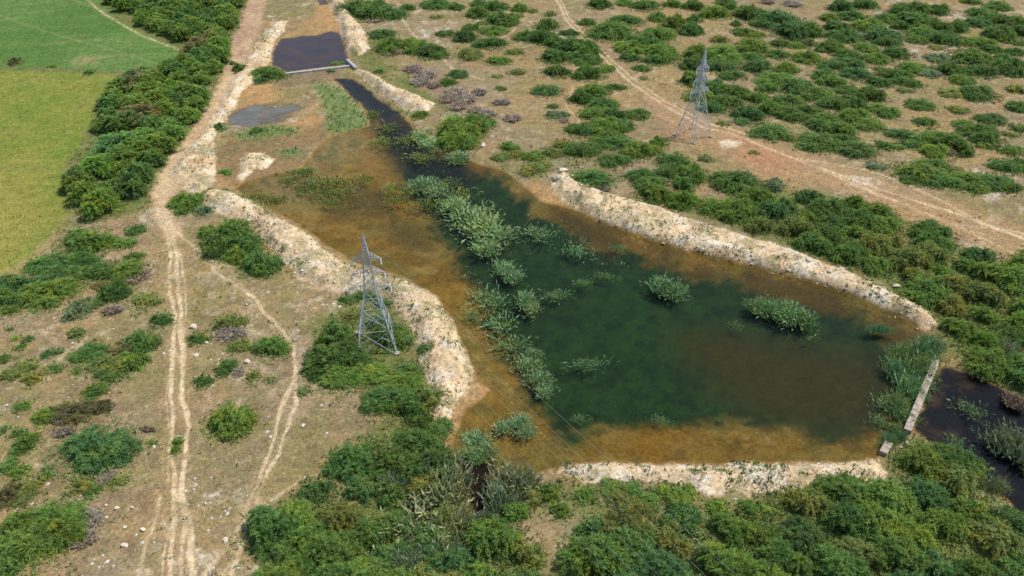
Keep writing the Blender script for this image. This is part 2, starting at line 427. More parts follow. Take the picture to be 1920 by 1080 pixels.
# ------------------------------------------------------------------ terrain: one continuous sheet, finer where it is near
NX = 880
ys = [38.0]
while ys[-1] < 300.0:
    ys.append(ys[-1] * 1.00365)
ys = np.array([-4000, -1500, -500, -150, -30, 5, 20, 30] + ys + [310, 330, 370, 450, 650, 1200, 2500, 6000], dtype=np.float64)
tin = np.linspace(-1, 1, NX)
tout = np.array([1.06, 1.15, 1.35, 1.8, 3, 7, 20, 60])
ts = np.concatenate([-tout[::-1], tin, tout])
halfw = 0.5357 * np.clip(ys, 38, 300) + 41.0
GY, GT = np.meshgrid(ys, ts, indexing='ij')
GX = GT * halfw[:, None]
nr, nc = GX.shape
X = GX.ravel().astype(np.float32); Y = GY.ravel().astype(np.float32)
wx = X + (fbm(X, Y, 3.5, 101, 4, 0.6) - 0.5) * 2.6
wy = Y + (fbm(X, Y, 3.5, 202, 4, 0.6) - 0.5) * 2.6
nf = fbm(X, Y, 1.1, 5, 3, 0.6)
nm = fbm(X, Y, 7.0, 9, 4, 0.55)
nl = fbm(X, Y, 30.0, 21, 4, 0.5)
grain = rng.random(len(X)).astype(np.float32)


def mask(poly, soft=0.8, z=0.4, warp=True, shift=0.0):
    d = sdf(wx if warp else X, wy if warp else Y, poly_w(poly, z))
    return 1 - smooth(-soft, soft, d + shift)


def put(Cc, m, col):
    Cc += m[:, None] * (np.asarray(col, dtype=np.float32) - Cc)


# height -----------------------------------------------------------
h = 0.42 + (nl - 0.5) * 0.5 + (nm - 0.5) * 0.18 + (nf - 0.5) * 0.07
h = np.maximum(h, 0.18)
dpond = np.full(len(X), 9.0, dtype=np.float32)
for pl in (POND, POOL_UP, POOL_TOP, POOL_GREY, POOL_DOWN, STREAM):
    dpond = np.minimum(dpond, (0.0 if pl is not POOL_GREY else (fbm(X, Y, 4.5, 19, 4, .6) - .42) * 7.0) + sdf(X + (wx - X) * (1.0 if pl is POOL_GREY else 0.5), Y + (wy - Y) * (1.0 if pl is POOL_GREY else 0.5), poly_w(pl, 0.0)))
m_mud = mask(MUD, 1.5)
h = h * (1 - 0.5 * m_mud)
shore = np.clip(dpond * 0.16, 0, None)
h = np.where(dpond > 0, np.minimum(h, 0.015 + shore), np.maximum(-1.4, dpond * 0.16))
h = h.astype(np.float32)
berm_m = {}
berm_d = {}
for k, pl in BERMS.items():
    d = sdf(X + (wx - X) * 0.5, Y + (wy - Y) * 0.5, poly_w(pl, 0.5))
    berm_d[k] = d
    rise = smooth(0.3, -2.2, d)
    lump = 0.68 + 0.64 * fbm(X, Y, 2.6, 31, 4, 0.62)
    h = h + rise * BERM_H[k] * lump + smooth(0.2, -0.6, d) * (fbm(X, Y, 0.8, 77, 3, 0.7) - 0.45) * 0.28
    berm_m[k] = smooth(0.35, -0.35, d + (nf - 0.5) * 1.2)
m_berm = np.max(np.stack(list(berm_m.values())), 0)

# colour -----------------------------------------------------------
C = np.tile(np.asarray(alb(168, 142, 96), dtype=np.float32), (len(X), 1))
put(C, smooth(0.42, 0.66, fbm(X, Y, 22, 41, 4)) * 0.8, alb(156, 138, 106))
put(C, smooth(0.44, 0.62, fbm(X, Y, 16, 43, 5, .6)) * 0.8, alb(146, 134, 84))
put(C, smooth(0.52, 0.68, fbm(X, Y, 9, 47, 4, .6)) * 0.7, alb(168, 139, 100))
put(C, smooth(0.55, 0.7, fbm(X, Y, 12, 53, 5, .65)) * 0.5, alb(158, 145, 116))
pale = smooth(0.57, 0.68, fbm(X, Y, 6, 59, 5, .7)) * smooth(0.45, 0.6, fbm(X, Y, 25, 61, 3))
put(C, pale * (0.3 + 0.7 * smooth(.42, .58, nf)), alb(214, 200, 174))
n3 = fbm(X, Y, 2.6, 57, 5, .68)
put(C, smooth(0.52, 0.66, n3) * 0.55, alb(130, 122, 84))
put(C, smooth(0.56, 0.68, fbm(X, Y, 1.7, 63, 5, .7)) * smooth(.4, .6, nl) * 0.5, alb(204, 186, 154))
put(C, smooth(0.56, 0.7, fbm(X, Y, 2.2, 69, 5, .7)) * 0.5, alb(136, 112, 86))
put(C, smooth(0.58, 0.72, nf) * 0.35, alb(118, 112, 72))
for pl in OLIVE:
    put(C, mask(pl, 2.2) * (0.35 + 0.6 * smooth(0.3, 0.6, nm)), alb(112, 120, 62))
for pl in SCRUB_GROUND:
    put(C, mask(pl, 2.0) * 0.55, alb(140, 118, 100))
put(C, mask(BAREROAD, 3.0) * (0.3 + 0.5 * nm), alb(190, 150, 110))
put(C, mask([(1400, 262), (1470, 285), (1500, 320), (1440, 330), (1385, 300)], 3.0) * 0.5, alb(182, 128, 92))
put(C, mask([(1350, 264), (1365, 260), (1382, 264), (1380, 274), (1356, 278)], 1.0), alb(226, 206, 172))
put(C, mask([(1590, 325), (1640, 332), (1650, 350), (1600, 345)], 2.0) * smooth(.4, .6, nf) * 0.8, alb(214, 200, 178))
mg = mask(FIELD_G, 1.2)
stripe = fbm(X * 0.25 + Y * 0.1, Y * 1.6 - X * 0.5, 5, 67, 4, .6)
put(C, mg, alb(98, 130, 62))
put(C, mg * smooth(0.4, 0.65, stripe) * 0.8, alb(112, 140, 72))
put(C, mg * smooth(0.5, 0.7, nl) * 0.5, alb(80, 118, 50))
put(C, mg * mask([(100, 115), (150, 105), (240, 104), (250, 112), (150, 122)], 3) * 0.8 * smooth(.35, .55, nm), alb(158, 150, 98))
put(C, mg * mask([(60, 92), (140, 66), (240, 80), (180, 90)], 4) * 0.5 * smooth(.4, .6, stripe), alb(140, 142, 88))
my = mask(FIELD_Y, 1.2)
put(C, my, alb(130, 140, 58))
put(C, my * smooth(0.42, 0.62, nm) * 0.65, alb(110, 134, 48))
put(C, my * smooth(0.45, 0.62, fbm(X, Y, 14, 71, 4)) * 0.7, alb(142, 140, 66))
put(C, my * mask([(-120, 330), (60, 300), (110, 380), (60, 480), (-5, 530), (-120, 560)], 8) * 0.7, alb(160, 148, 76))
put(C, my * smooth(0.55, 0.75, nf) * 0.35, alb(160, 152, 84))
put(C, mask([(60, 480), (100, 430), (125, 405), (110, 450), (50, 505), (0, 535), (0, 515)], 1.2) * 0.6, alb(170, 148, 98))
rowd = np.sin((X * 0.97 + Y * 0.24) * 2.2 + (nm - .5) * 3)
put(C, mg * smooth(0.5, 1.0, rowd) * 0.22, alb(76, 112, 48))
put(C, mg * smooth(0.97, 1.0, np.sin((X * 0.55 + Y * 0.83) * 0.28 + (nl - .5))) * 0.45, alb(140, 146, 92))
put(C, my * smooth(0.5, 1.0, np.sin((X * 0.92 - Y * 0.4) * 1.9 + (nm - .5) * 4)) * 0.2, alb(150, 150, 76))
put(C, m_mud * 0.9, alb(150, 122, 84))
put(C, m_mud * smooth(.45, .62, nm) * 0.7, alb(130, 116, 76))
for pl in ORANGE:
    put(C, mask(pl, 2.6) * (0.35 + 0.6 * smooth(.3, .6, nm)), alb(192, 150, 98))
put(C, mask([(500, 150), (560, 135), (640, 132), (650, 142), (590, 156), (520, 165)], 1.5) * 0.6, alb(132, 112, 88))
for pl in MARSH:
    put(C, mask(pl, 1.6) * 0.85, alb(116, 136, 78))
m_track = mask(TRACK, 0.9)
put(C, m_track * (0.75 + 0.25 * nf), alb(216, 186, 144))
put(C, m_track * smooth(.5, .64, nm) * 0.55, alb(188, 152, 112))
put(C, mask([(458, 0), (500, -10), (488, 60), (462, 110), (440, 145), (420, 130), (436, 80)], 2.0) * (0.35 + 0.6 * smooth(.35, .6, nm)), alb(182, 148, 118))
m_rut = np.zeros(len(X), dtype=np.float32)
rx = X + (fbm(X, Y, 5.0, 303, 3) - 0.5) * 0.9
ry = Y + (fbm(X, Y, 5.0, 404, 3) - 0.5) * 0.9
for pl, wd, st in RUTS:
    d = seg_dist(rx, ry, poly_w(pl))
    wd2 = wd * (0.42 + 0.62 * fbm(X, Y, 3.0, 88, 2))
    mm = (1 - smooth(wd2 * 0.35, wd2 * 0.65, d)) * st * (0.6 + 0.4 * smooth(.35, .5, nf)) * (0.45 + 0.55 * smooth(.3, .5, fbm(X, Y, 4.5, 97, 3)))
    m_rut = np.maximum(m_rut, mm)
    put(C, (1 - smooth(0.3, 1.6, d)) * st * 0.2, alb(196, 166, 122))
put(C, m_rut, alb(232, 205, 164))
h = h - m_rut * 0.05
m_junction = mask([(284, 350), (330, 350), (338, 420), (320, 450), (300, 420)], 1.2)
put(C, m_junction * 0.6, alb(214, 186, 146))
put(C, m_berm, alb(230, 203, 160))
bt = fbm(X, Y, 3.2, 111, 5, .65)
put(C, m_berm * smooth(.5, .66, bt) * 0.6, alb(222, 190, 148))
put(C, m_berm * smooth(.52, .68, fbm(X, Y, 2.0, 121, 4, .65)) * 0.75, alb(242, 228, 204))
put(C, m_berm * smooth(.52, .66, fbm(X, Y, 3.6, 131, 5, .65)) * 0.65, alb(150, 142, 96))
put(C, m_berm * smooth(.6, .72, fbm(X, Y, 5.0, 137, 4, .6)) * 0.6, alb(192, 152, 112))
# bed of the pools
inw = smooth(0.5, -0.4, dpond)
bn = fbm(X, Y, 5.0, 141, 5, .62)
put(C, smooth(0.9, 0.1, dpond) * (1 - m_berm) * 0.7, alb(168, 128, 82))
put(C, inw, alb(138, 106, 46))
put(C, inw * smooth(.5, .64, fbm(X, Y, 2.6, 187, 5, .68)) * 0.6, alb(96, 76, 36))
put(C, inw * smooth(.45, .65, bn) * 0.6, alb(116, 86, 34))
put(C, inw * smooth(.52, .7, fbm(X, Y, 1.6, 151, 4, .65)) * 0.45, alb(104, 80, 34))
put(C, inw * smooth(.46, .62, fbm(X, Y, 9.0, 193, 4, .6)) * 0.55, alb(116, 106, 56))
put(C, inw * smooth(.56, .68, fbm(X, Y, 7.0, 197, 5, .65)) * 0.5, alb(158, 130, 78))
put(C, inw * mask(BROWN2, 4) * smooth(.3, .62, bn) * 0.95, alb(96, 80, 42))
deepm = smooth(1.6, -2.6, sdf(wx + (bn - .5) * 5, wy + (bn - .5) * 5, poly_w(DEEP, 0.0), 14) + (fbm(X, Y, 1.8, 183, 4, .65) - .5) * 4.5)
put(C, inw * mask([(1030, 382), (1120, 412), (1240, 455), (1440, 508), (1580, 545), (1700, 605), (1740, 640), (1700, 660), (1600, 600), (1400, 540), (1200, 490), (1090, 440), (1040, 410)], 2) * (0.35 + 0.6 * smooth(.35, .6, bn)), alb(84, 68, 34))
put(C, inw * deepm, alb(38, 62, 31))
gn = fbm(X, Y, 2.2, 161, 5, .68)
put(C, inw * deepm * smooth(.42, .62, gn) * 0.6, alb(22, 40, 26))
put(C, inw * deepm * smooth(.5, .68, fbm(X, Y, 1.3, 171, 4, .7)) * 0.34, alb(44, 72, 38))
put(C, inw * mask(DARKFLAT, 4) * 0.85, alb(32, 33, 32))
put(C, inw * mask(CHAN_R, 2) * 0.8, alb(44, 46, 50))
put(C, inw * mask(BROWN, 6) * 0.9, alb(62, 55, 28))
put(C, inw * mask([(1090, 845), (1110, 810), (1200, 790), (1500, 800), (1520, 845), (1300, 862)], 2.5) * smooth(.36, .58, bn) * 0.75, alb(130, 96, 36))
put(C, inw * mask([(600, 250), (700, 240), (740, 300), (720, 330), (620, 330), (560, 310)], 4) * 0.7 * smooth(.3, .55, bn), alb(150, 116, 62))
put(C, smooth(.6, -.4, sdf(wx, wy, poly_w(CHANNEL, 0.0))), alb(46, 48, 54))
put(C, smooth(.4, -.6, sdf(wx, wy, poly_w(POOL_UP, 0.0))), alb(84, 68, 62))
put(C, smooth(2.5, -2.0, sdf(wx, wy, poly_w(POOL_GREY, 0.0)) + (bn - .5) * 4), alb(140, 122, 88))
put(C, smooth(.4, -.6, sdf(wx, wy, poly_w(POOL_GREY, 0.0))) * smooth(.45, .6, bn) * .7, alb(92, 92, 80))
put(C, smooth(.4, -.6, sdf(wx, wy, poly_w(POOL_UP, 0.0))) * smooth(.45, .62, bn) * .5, alb(112, 84, 60))
dd = smooth(.6, -.4, sdf(wx, wy, poly_w(POOL_DOWN, 0.0)))
put(C, dd, alb(34, 36, 38))
put(C, dd * mask([(1760, 690), (1830, 705), (1840, 725), (1790, 735), (1755, 760), (1745, 740)], 1.5) * .7 * smooth(.3, .6, gn), alb(110, 82, 44))
put(C, dd * mask([(1740, 775), (1800, 780), (1815, 830), (1770, 830), (1730, 810)], 1.5) * .6 * smooth(.3, .6, gn), alb(84, 68, 46))
put(C, smooth(.6, -.4, sdf(wx, wy, poly_w(STREAM, 0.0))), alb(50, 34, 22))
nw = mask([(430, 340), (500, 322), (555, 310), (575, 280), (600, 250), (660, 240), (700, 262), (640, 300), (640, 345), (600, 372), (520, 384), (460, 362)], 5)
put(C, inw * nw * (0.35 + 0.55 * smooth(.35, .6, bn)), alb(142, 122, 82))
put(C, inw * nw * smooth(.5, .66, gn) * 0.7, alb(96, 98, 60))
C *= np.where(dpond < 0, 0.97 + 0.06 * grain, 0.86 + 0.28 * grain)[:, None]
out_ = np.clip(np.maximum((np.abs(X) / np.interp(Y, ys, halfw) - 1) / 0.2, np.maximum((Y - 300) / 60, (36 - Y) / 20)), 0, 1) * (1 - my) * (1 - mg)
put(C, out_, alb(160, 140, 98))
C = np.clip(C, 0.004, 0.8)
rough = 0.25 + 0.4 * m_berm + 0.2 * smooth(.5, .7, nm)
rough = np.where(dpond < -0.2, 0.05, rough).astype(np.float32)

HG = h.reshape(nr, nc)
BG = m_berm.reshape(nr, nc)


def height(x, y):
    r = np.interp(y, ys, np.arange(nr))
    t = x / np.interp(y, ys, halfw)
    c = np.interp(t, ts, np.arange(nc))
    r0 = int(min(r, nr - 2)); c0 = int(min(c, nc - 2))
    fr = r - r0; fc = c - c0
    return float((HG[r0, c0] * (1 - fc) + HG[r0, c0 + 1] * fc) * (1 - fr) + (HG[r0 + 1, c0] * (1 - fc) + HG[r0 + 1, c0 + 1] * fc) * fr)


def heights(x, y):
    r = np.interp(y, ys, np.arange(nr)); t = x / np.interp(y, ys, halfw)
    c = np.interp(t, ts, np.arange(nc))
    r0 = np.clip(np.round(r).astype(int), 0, nr - 1); c0 = np.clip(np.round(c).astype(int), 0, nc - 1)
    return HG[r0, c0], BG[r0, c0]


# split the sheet into named pieces of terrain along their borders (they stay one continuous surface)
P3 = np.stack([X, Y, h], 1)
G3 = P3.reshape(nr, nc, 3).astype(np.float64)
du = np.gradient(G3, axis=1); dv = np.gradient(G3, axis=0)
NRM = np.cross(du, dv).reshape(-1, 3)
NRM /= np.linalg.norm(NRM, axis=1, keepdims=True)
ii = (np.arange(nr - 1)[:, None] * nc + np.arange(nc - 1)[None, :]).ravel()
QUADS = np.stack([ii, ii + 1, ii + nc + 1, ii + nc], 1)
cat = np.zeros(len(X), dtype=np.int32)
names = [("ground", "dry sandy ground with thin grass, pale stones and bare soil")]


def add_cat(m, name, label):
    names.append((name, label)); cat[m] = len(names) - 1


add_cat(my > 0.5, "crop_field", "yellow-green mown crop field beside the dark tree belt")
add_cat(mg > 0.5, "crop_field", "deeper green crop field beyond the yellow-green one")
add_cat(m_track > 0.5, "dirt_track", "wide pale dirt track along the tree belt to the path fork")
add_cat(dpond < 0.0, "pond_bed", "ochre silt and dark green weed bed under the pond water")
bl = {"west": "broad pale rubble embankment beside the pylon on the pond", "north_east": "long pale rubble embankment between green thicket and deep pond water",
      "south": "low straight sandy embankment in front of the ochre shallows", "far_north": "speckled stone embankment along the dark upper pool",
      "far_east": "narrow stone embankment below the upper weir wall", "far_west": "pale rubble embankment between dirt track and grey pool", "mound": "small heap of white rubble on the mud flat"}
for k in BERMS:
    add_cat(berm_m[k] > 0.5, "rubble_embankment", bl[k])
fc = cat[QUADS[:, 0]]
for ci, (nm_, lb) in enumerate(names):
    q = QUADS[fc == ci]
    if len(q) == 0: continue
    u, inv = np.unique(q, return_inverse=True)
    me = np_mesh(nm_, P3[u], quads=inv.reshape(-1, 4), mat=M_EARTH, attrs={"soil": C[u], "rough": rough[u]}, smooth_shade=True)
    me.normals_split_custom_set_from_vertices(NRM[u].tolist())
    o = link(nm_, me)
    tag(o, lb, None, "rubble embankments round the pools" if nm_ == "rubble_embankment" else None, "structure")


# water sheets -----------------------------------------------------
def water(name, pts, mat, label, z=0.0, grow=1.2):
    w = poly_w(pts, z).astype(np.float64)
    area = 0.5 * np.sum(w[:, 0] * np.roll(w[:, 1], -1) - np.roll(w[:, 0], -1) * w[:, 1])
    if area < 0: w = w[::-1]
    prv = np.roll(w, 1, 0); nxt = np.roll(w, -1, 0)
    tdir = nxt - prv
    nrm = np.stack([tdir[:, 1], -tdir[:, 0]], 1)
    nrm /= np.linalg.norm(nrm, axis=1, keepdims=True) + 1e-9
    w = w + nrm * grow
    me = bpy.data.meshes.new(name)
    me.from_pydata([(p[0], p[1], z) for p in w], [], [list(range(len(w)))])
    me.materials.append(mat)
    tag(link(name, me), label, None, None, "structure")


water("pond_water", POND, M_WATER, "large clear pond, dark green in the middle with ochre shallows")
water("pool_water", POOL_UP, M_WATER2, "dark purplish pool held back by the upper weir wall", 0.004)
water("pool_water", POOL_GREY, M_WATER3, "small milky grey pool between orange mud banks", 0.004)
water("pool_water", POOL_TOP, M_WATER2, "small dark puddle at the top of the orange channel", 0.004, 0.5)
water("pool_water", POOL_DOWN, M_WATER4, "black pool below the lower weir wall among bushes", 0.004)
water("stream_water", STREAM, M_WATER4, "dark brown outlet between grey willow-like shrubs", 0.006, 0.8)


# ------------------------------------------------------------------ plant builders (unit of length: metre)
def kites(P, D, Lg, Wd, tone, bend=0.12, r=None):
    """leaf sprays: kite-shaped blades from P along unit D, length Lg, width Wd"""
    r = r or rng
    n = len(P)
    rv = r.normal(size=(n, 3))
    S = np.cross(D, rv); S /= np.linalg.norm(S, axis=1, keepdims=True) + 1e-9
    U = np.cross(S, D)
    mid = P + D * (Lg * 0.45)[:, None] + U * (Lg * bend)[:, None]
    tip = P + D * Lg[:, None] - U * (Lg * bend * 0.6)[:, None]
    V = np.empty((n, 4, 3), np.float32)
    V[:, 0] = P; V[:, 1] = mid + S * (Wd * 0.5)[:, None]; V[:, 2] = tip; V[:, 3] = mid - S * (Wd * 0.5)[:, None]
    base = (np.arange(n) * 4)[:, None]
    T = np.concatenate([base + [0, 1, 2], base + [0, 2, 3]], 0)
    return V.reshape(-1, 3), T, np.repeat(tone, 4).astype(np.float32)


def sticks(A, B, r0, r1):
    """three-sided tapered sticks"""
    A = np.asarray(A, float); B = np.asarray(B, float)
    n = len(A)
    D = B - A; D /= np.linalg.norm(D, axis=1, keepdims=True) + 1e-9
    rv = np.where(np.abs(D[:, 2:3]) < 0.9, [[0, 0, 1.0]], [[1.0, 0, 0]])
    S = np.cross(D, rv); S /= np.linalg.norm(S, axis=1, keepdims=True) + 1e-9
    U = np.cross(S, D)
    V = np.empty((n, 6, 3), np.float32)
    for k in range(3):
        a = k * 2 * math.pi / 3
        o = S * math.cos(a) + U * math.sin(a)
        V[:, k] = A + o * np.reshape(r0, (-1, 1)); V[:, 3 + k] = B + o * np.reshape(r1, (-1, 1))
    base = (np.arange(n) * 6)[:, None]
    T = []
    for k in range(3):
        j = (k + 1) % 3
        T += [base + [k, j, 3 + j], base + [k, 3 + j, 3 + k]]
    return V.reshape(-1, 3), np.concatenate(T, 0)


def plume_kites(P0, AX, UP, LEN, NL, leaf, wfac, tone, r):
    """feathery plumes: leaflets set along arching axes; returns kites with shading normals"""
    m = len(P0)
    t = np.tile((np.arange(NL) + 0.5) / NL, m) + (r.random(m * NL) - 0.5) / NL
    i = np.repeat(np.arange(m), NL)
    S = np.cross(AX, UP); S /= np.linalg.norm(S, axis=1, keepdims=True) + 1e-9
    side = np.where((np.arange(m * NL) % 2) == 0, 1.0, -1.0)
    L = LEN[i]
    droop = 0.45 * L * t ** 2
    P = P0[i] + AX[i] * (L * t)[:, None]; P[:, 2] -= droop
    T = AX[i].copy(); T[:, 2] -= 0.9 * t
    D = T * 0.75 + S[i] * (side * (0.75 - 0.35 * t))[:, None] + r.normal(size=(m * NL, 3)) * 0.22
    D /= np.linalg.norm(D, axis=1, keepdims=True)
    Lg = leaf * (0.75 + 0.5 * r.random(m * NL)) * (1.15 - 0.55 * t)
    N = UP[i] + r.normal(size=(m * NL, 3)) * 0.32
    N /= np.linalg.norm(N, axis=1, keepdims=True)
    W = np.cross(D, N); W /= np.linalg.norm(W, axis=1, keepdims=True) + 1e-9
    G = np.cross(W, D)
    Wd = Lg * wfac
    V = np.empty((m * NL, 4, 3), np.float32)
    mid = P + D * (Lg * 0.45)[:, None] + G * (Lg * 0.08)[:, None]
    V[:, 0] = P; V[:, 1] = mid + W * (Wd * .5)[:, None]; V[:, 2] = P + D * Lg[:, None] - G * (Lg * 0.06)[:, None]; V[:, 3] = mid - W * (Wd * .5)[:, None]
    base = (np.arange(m * NL) * 4)[:, None]
    gn = np.cross(V[:, 1] - V[:, 0], V[:, 2] - V[:, 0])
    flip = np.sum(gn * N, 1) < 0
    F = np.concatenate([np.where(flip[:, None], base + [0, 2, 1], base + [0, 1, 2]), np.where(flip[:, None], base + [0, 3, 2], base + [0, 2, 3])], 0)
    tn = np.clip(tone[i] * 0.6 + 0.4 * r.random(m * NL), 0, 1)
    return V.reshape(-1, 3), F, np.repeat(tn, 4).astype(np.float32), np.repeat(N, 4, 0).astype(np.float32)


def bush_arrays(R, H, n, seed, spray=1.1, lobes=9, NL=12, leaf=0.34, wfac=0.34, flat=0.0):
    """n plumes spread over uneven domes"""
    r = np.random.default_rng(seed)
    k = lobes
    ang = r.random(k) * 6.283; rad = R * 0.74 * np.sqrt(r.random(k)); rad[0] = 0.1 * R
    el = 0.75 + 0.5 * r.random(); th = r.random() * 3.14
    lc = np.stack([np.cos(ang) * rad, np.sin(ang) * rad * el], 1)
    lr = R * (0.20 + 0.26 * r.random(k)); lr[0] = R * 0.48
    lh = H * (1.0 - 0.5 * (rad / R) ** 1.4) * (0.55 + 0.5 * r.random(k))
    w = lr ** 1.8; w /= w.sum()
    li = r.choice(k, n, p=w)
    a = r.random(n) * 6.283
    q = np.sqrt(r.random(n))
    q = np.where(r.random(n) < 0.12, q * 1.22, q)               # stray branches past the outline
    top = np.sqrt(np.maximum(0, 1 - np.minimum(q, 1) ** 2))
    inner = r.random(n) < 0.25
    depth = np.where(inner, 0.25 + 0.5 * r.random(n), 0.8 + 0.28 * r.random(n))
    px = lc[li, 0] + np.cos(a) * q * lr[li]; py = lc[li, 1] + np.sin(a) * q * lr[li]
    pz = np.maximum(lh[li] * (0.25 + 0.75 * top) * depth, 0.1 * H)
    AX = np.stack([np.cos(a), np.sin(a), 0.35 + 0.55 * top - 0.25 * q], 1)
    AX[:, :2] *= (0.45 + 0.75 * q)[:, None]
    AX += r.normal(size=(n, 3)) * 0.3
    AX /= np.linalg.norm(AX, axis=1, keepdims=True)
    UP = np.stack([np.cos(a) * q * 0.75, np.sin(a) * q * 0.75, 0.55 + 0.55 * top], 1) + r.normal(size=(n, 3)) * 0.2
    UP -= AX * np.sum(UP * AX, 1)[:, None]
    UP += np.array([0, 0, 0.25]); UP /= np.linalg.norm(UP, axis=1, keepdims=True)
    LEN = spray * (0.6 + 0.8 * r.random(n))
    P0 = np.stack([px, py, pz], 1) - AX * (LEN * 0.5)[:, None]
    P0[:, 2] = np.maximum(P0[:, 2], 0.05)
    lob_t = r.random(k)
    tone = 0.6 * r.random(n) + 0.4 * lob_t[li]
    V, T, tn, NN = plume_kites(P0, AX, UP, LEN, NL, leaf, wfac, tone, r)
    V[:, 2] = np.maximum(V[:, 2], 0.02)
    ns = 7
    B = np.stack([lc[:, 0], lc[:, 1], lh * 0.75], 1)[:ns]
    A = B * [0.12, 0.12, 0]; A[:, 2] = -0.1
    mid = B * [0.5, 0.5, 0.55]
    rr = 0.035 * R ** 0.5 + 0.02
    S1, T1 = sticks(A, mid, np.full(len(A), rr), np.full(len(A), rr * 0.7))
    S2, T2 = sticks(mid, B, np.full(len(A), rr * 0.7), np.full(len(A), rr * 0.25))
    return V, T, tn, NN, np.concatenate([S1, S2]), np.concatenate([T1, T2 + len(S1)])


def bush_meshes(R, H, n, seed, **kw):
    V, T, tn, NN, S, ST = bush_arrays(R, H, n, seed, **kw)
    crown = np_mesh("crown", V, tris=T, mat=M_LEAF, attrs={"tone": tn}, normals=NN)
    stems = np_mesh("stems", S, tris=ST, mat=M_WOOD)
    SN = np.tile([0, 0, 1.0], (len(S), 1))
    whole = np_mesh("bush", np.concatenate([V, S]), tris=np.concatenate([T, ST + len(V)]), mats=[M_LEAF, M_WOOD],
                    mat_idx=np.concatenate([np.zeros(len(T), int), np.ones(len(ST), int)]), attrs={"tone": np.concatenate([tn, np.zeros(len(S), np.float32)])}, normals=np.concatenate([NN, SN]))
    return {"R": R, "H": H, "crown": crown, "stems": stems, "whole": whole}


PROTO_L = [bush_meshes(4.0, 2.7, 950, 500 + i, spray=1.2, lobes=18, NL=18, leaf=0.36, wfac=0.26) for i in range(7)]
PROTO_M = [bush_meshes(2.2, 1.5, 330, 600 + i, spray=0.9, lobes=11, NL=15, leaf=0.33, wfac=0.27) for i in range(7)]
PROTO_S = [bush_meshes(1.1, 0.8, 110, 700 + i, spray=0.6, lobes=6, NL=10, leaf=0.26) for i in range(6)]


def tree_meshes(R, H, n, seed):
    V, T, tn, NN, S, ST = bush_arrays(R, H * 0.78, n, seed, spray=1.15, lobes=16, NL=16, leaf=0.4, wfac=0.32)
    V = V.copy(); V[:, 2] += H * 0.2
    S = S.copy(); S[:, 2] += H * 0.2
    crown = np_mesh("crown", V, tris=T, mat=M_LEAF, attrs={"tone": tn}, normals=NN)
    a, t = sticks([[0, 0, -0.2], [0.1, 0.05, H * 0.25]], [[0.1, 0.05, H * 0.25], [0, 0, H * 0.6]], np.array([0.2, 0.15]), np.array([0.15, 0.07]))
    trunk = np_mesh("trunk", np.concatenate([a, S]), tris=np.concatenate([t, ST + len(a)]), mat=M_WOOD)
    return {"R": R, "H": H, "crown": crown, "stems": trunk, "whole": None}


PROTO_T = [tree_meshes(3.4, 4.4, 850, 800 + i) for i in range(6)]


def reed_mesh(R, Hh, n, seed, wid=0.07):
    r = np.random.default_rng(seed)
    k = 14
    lc = r.normal(size=(k, 2)) * R * 0.4
    li = r.integers(0, k, n)
    q = r.normal(size=(n, 2)) * R * 0.27
    if n < 200: lc[:] *= 0.35; q = q * 1.9
    P = np.stack([lc[li, 0] + q[:, 0], lc[li, 1] + q[:, 1], np.full(n, -0.2)], 1)
    out = P[:, :2] / R
    D = np.stack([out[:, 0] * 0.35 + r.normal(size=n) * 0.22, out[:, 1] * 0.35 + r.normal(size=n) * 0.22, np.ones(n)], 1)
    D /= np.linalg.norm(D, axis=1, keepdims=True)
    Lg = Hh * (0.35 + 0.75 * r.random(n)) * np.clip(1.15 - 0.5 * np.linalg.norm(out, axis=1), 0.45, 1.1)
    V1, T1, t1 = kites(P, D, Lg, np.full(n, wid), 0.35 + 0.65 * r.random(n), bend=0.06, r=r)
    m = int(n * 1.5)
    s = r.integers(0, n, m); f = 0.3 + 0.65 * r.random(m)
    P2 = P[s] + D[s] * (Lg[s] * f)[:, None]
    D2 = D[s] * 1.0 + r.normal(size=(m, 3)) * 0.5; D2 /= np.linalg.norm(D2, axis=1, keepdims=True)
    V2, T2, t2 = kites(P2, D2, 0.5 * (0.5 + 0.9 * r.random(m)), np.full(m, wid * 0.9), r.random(m), r=r)
    return np_mesh("reeds", np.concatenate([V1, V2]), tris=np.concatenate([T1, T2 + len(V1)]), mat=M_REED, attrs={"tone": np.concatenate([t1, t2])})


REED = [reed_mesh(2.0, 2.2, 400, 900 + i, 0.055) for i in range(6)]
REED_WISP = [reed_mesh(2.0, 2.2, 370, 900 + i, 0.045) for i in range(6)]
REED_THIN = [reed_mesh(1.6, 0.9, 130, 920 + i, 0.08) for i in range(3)]


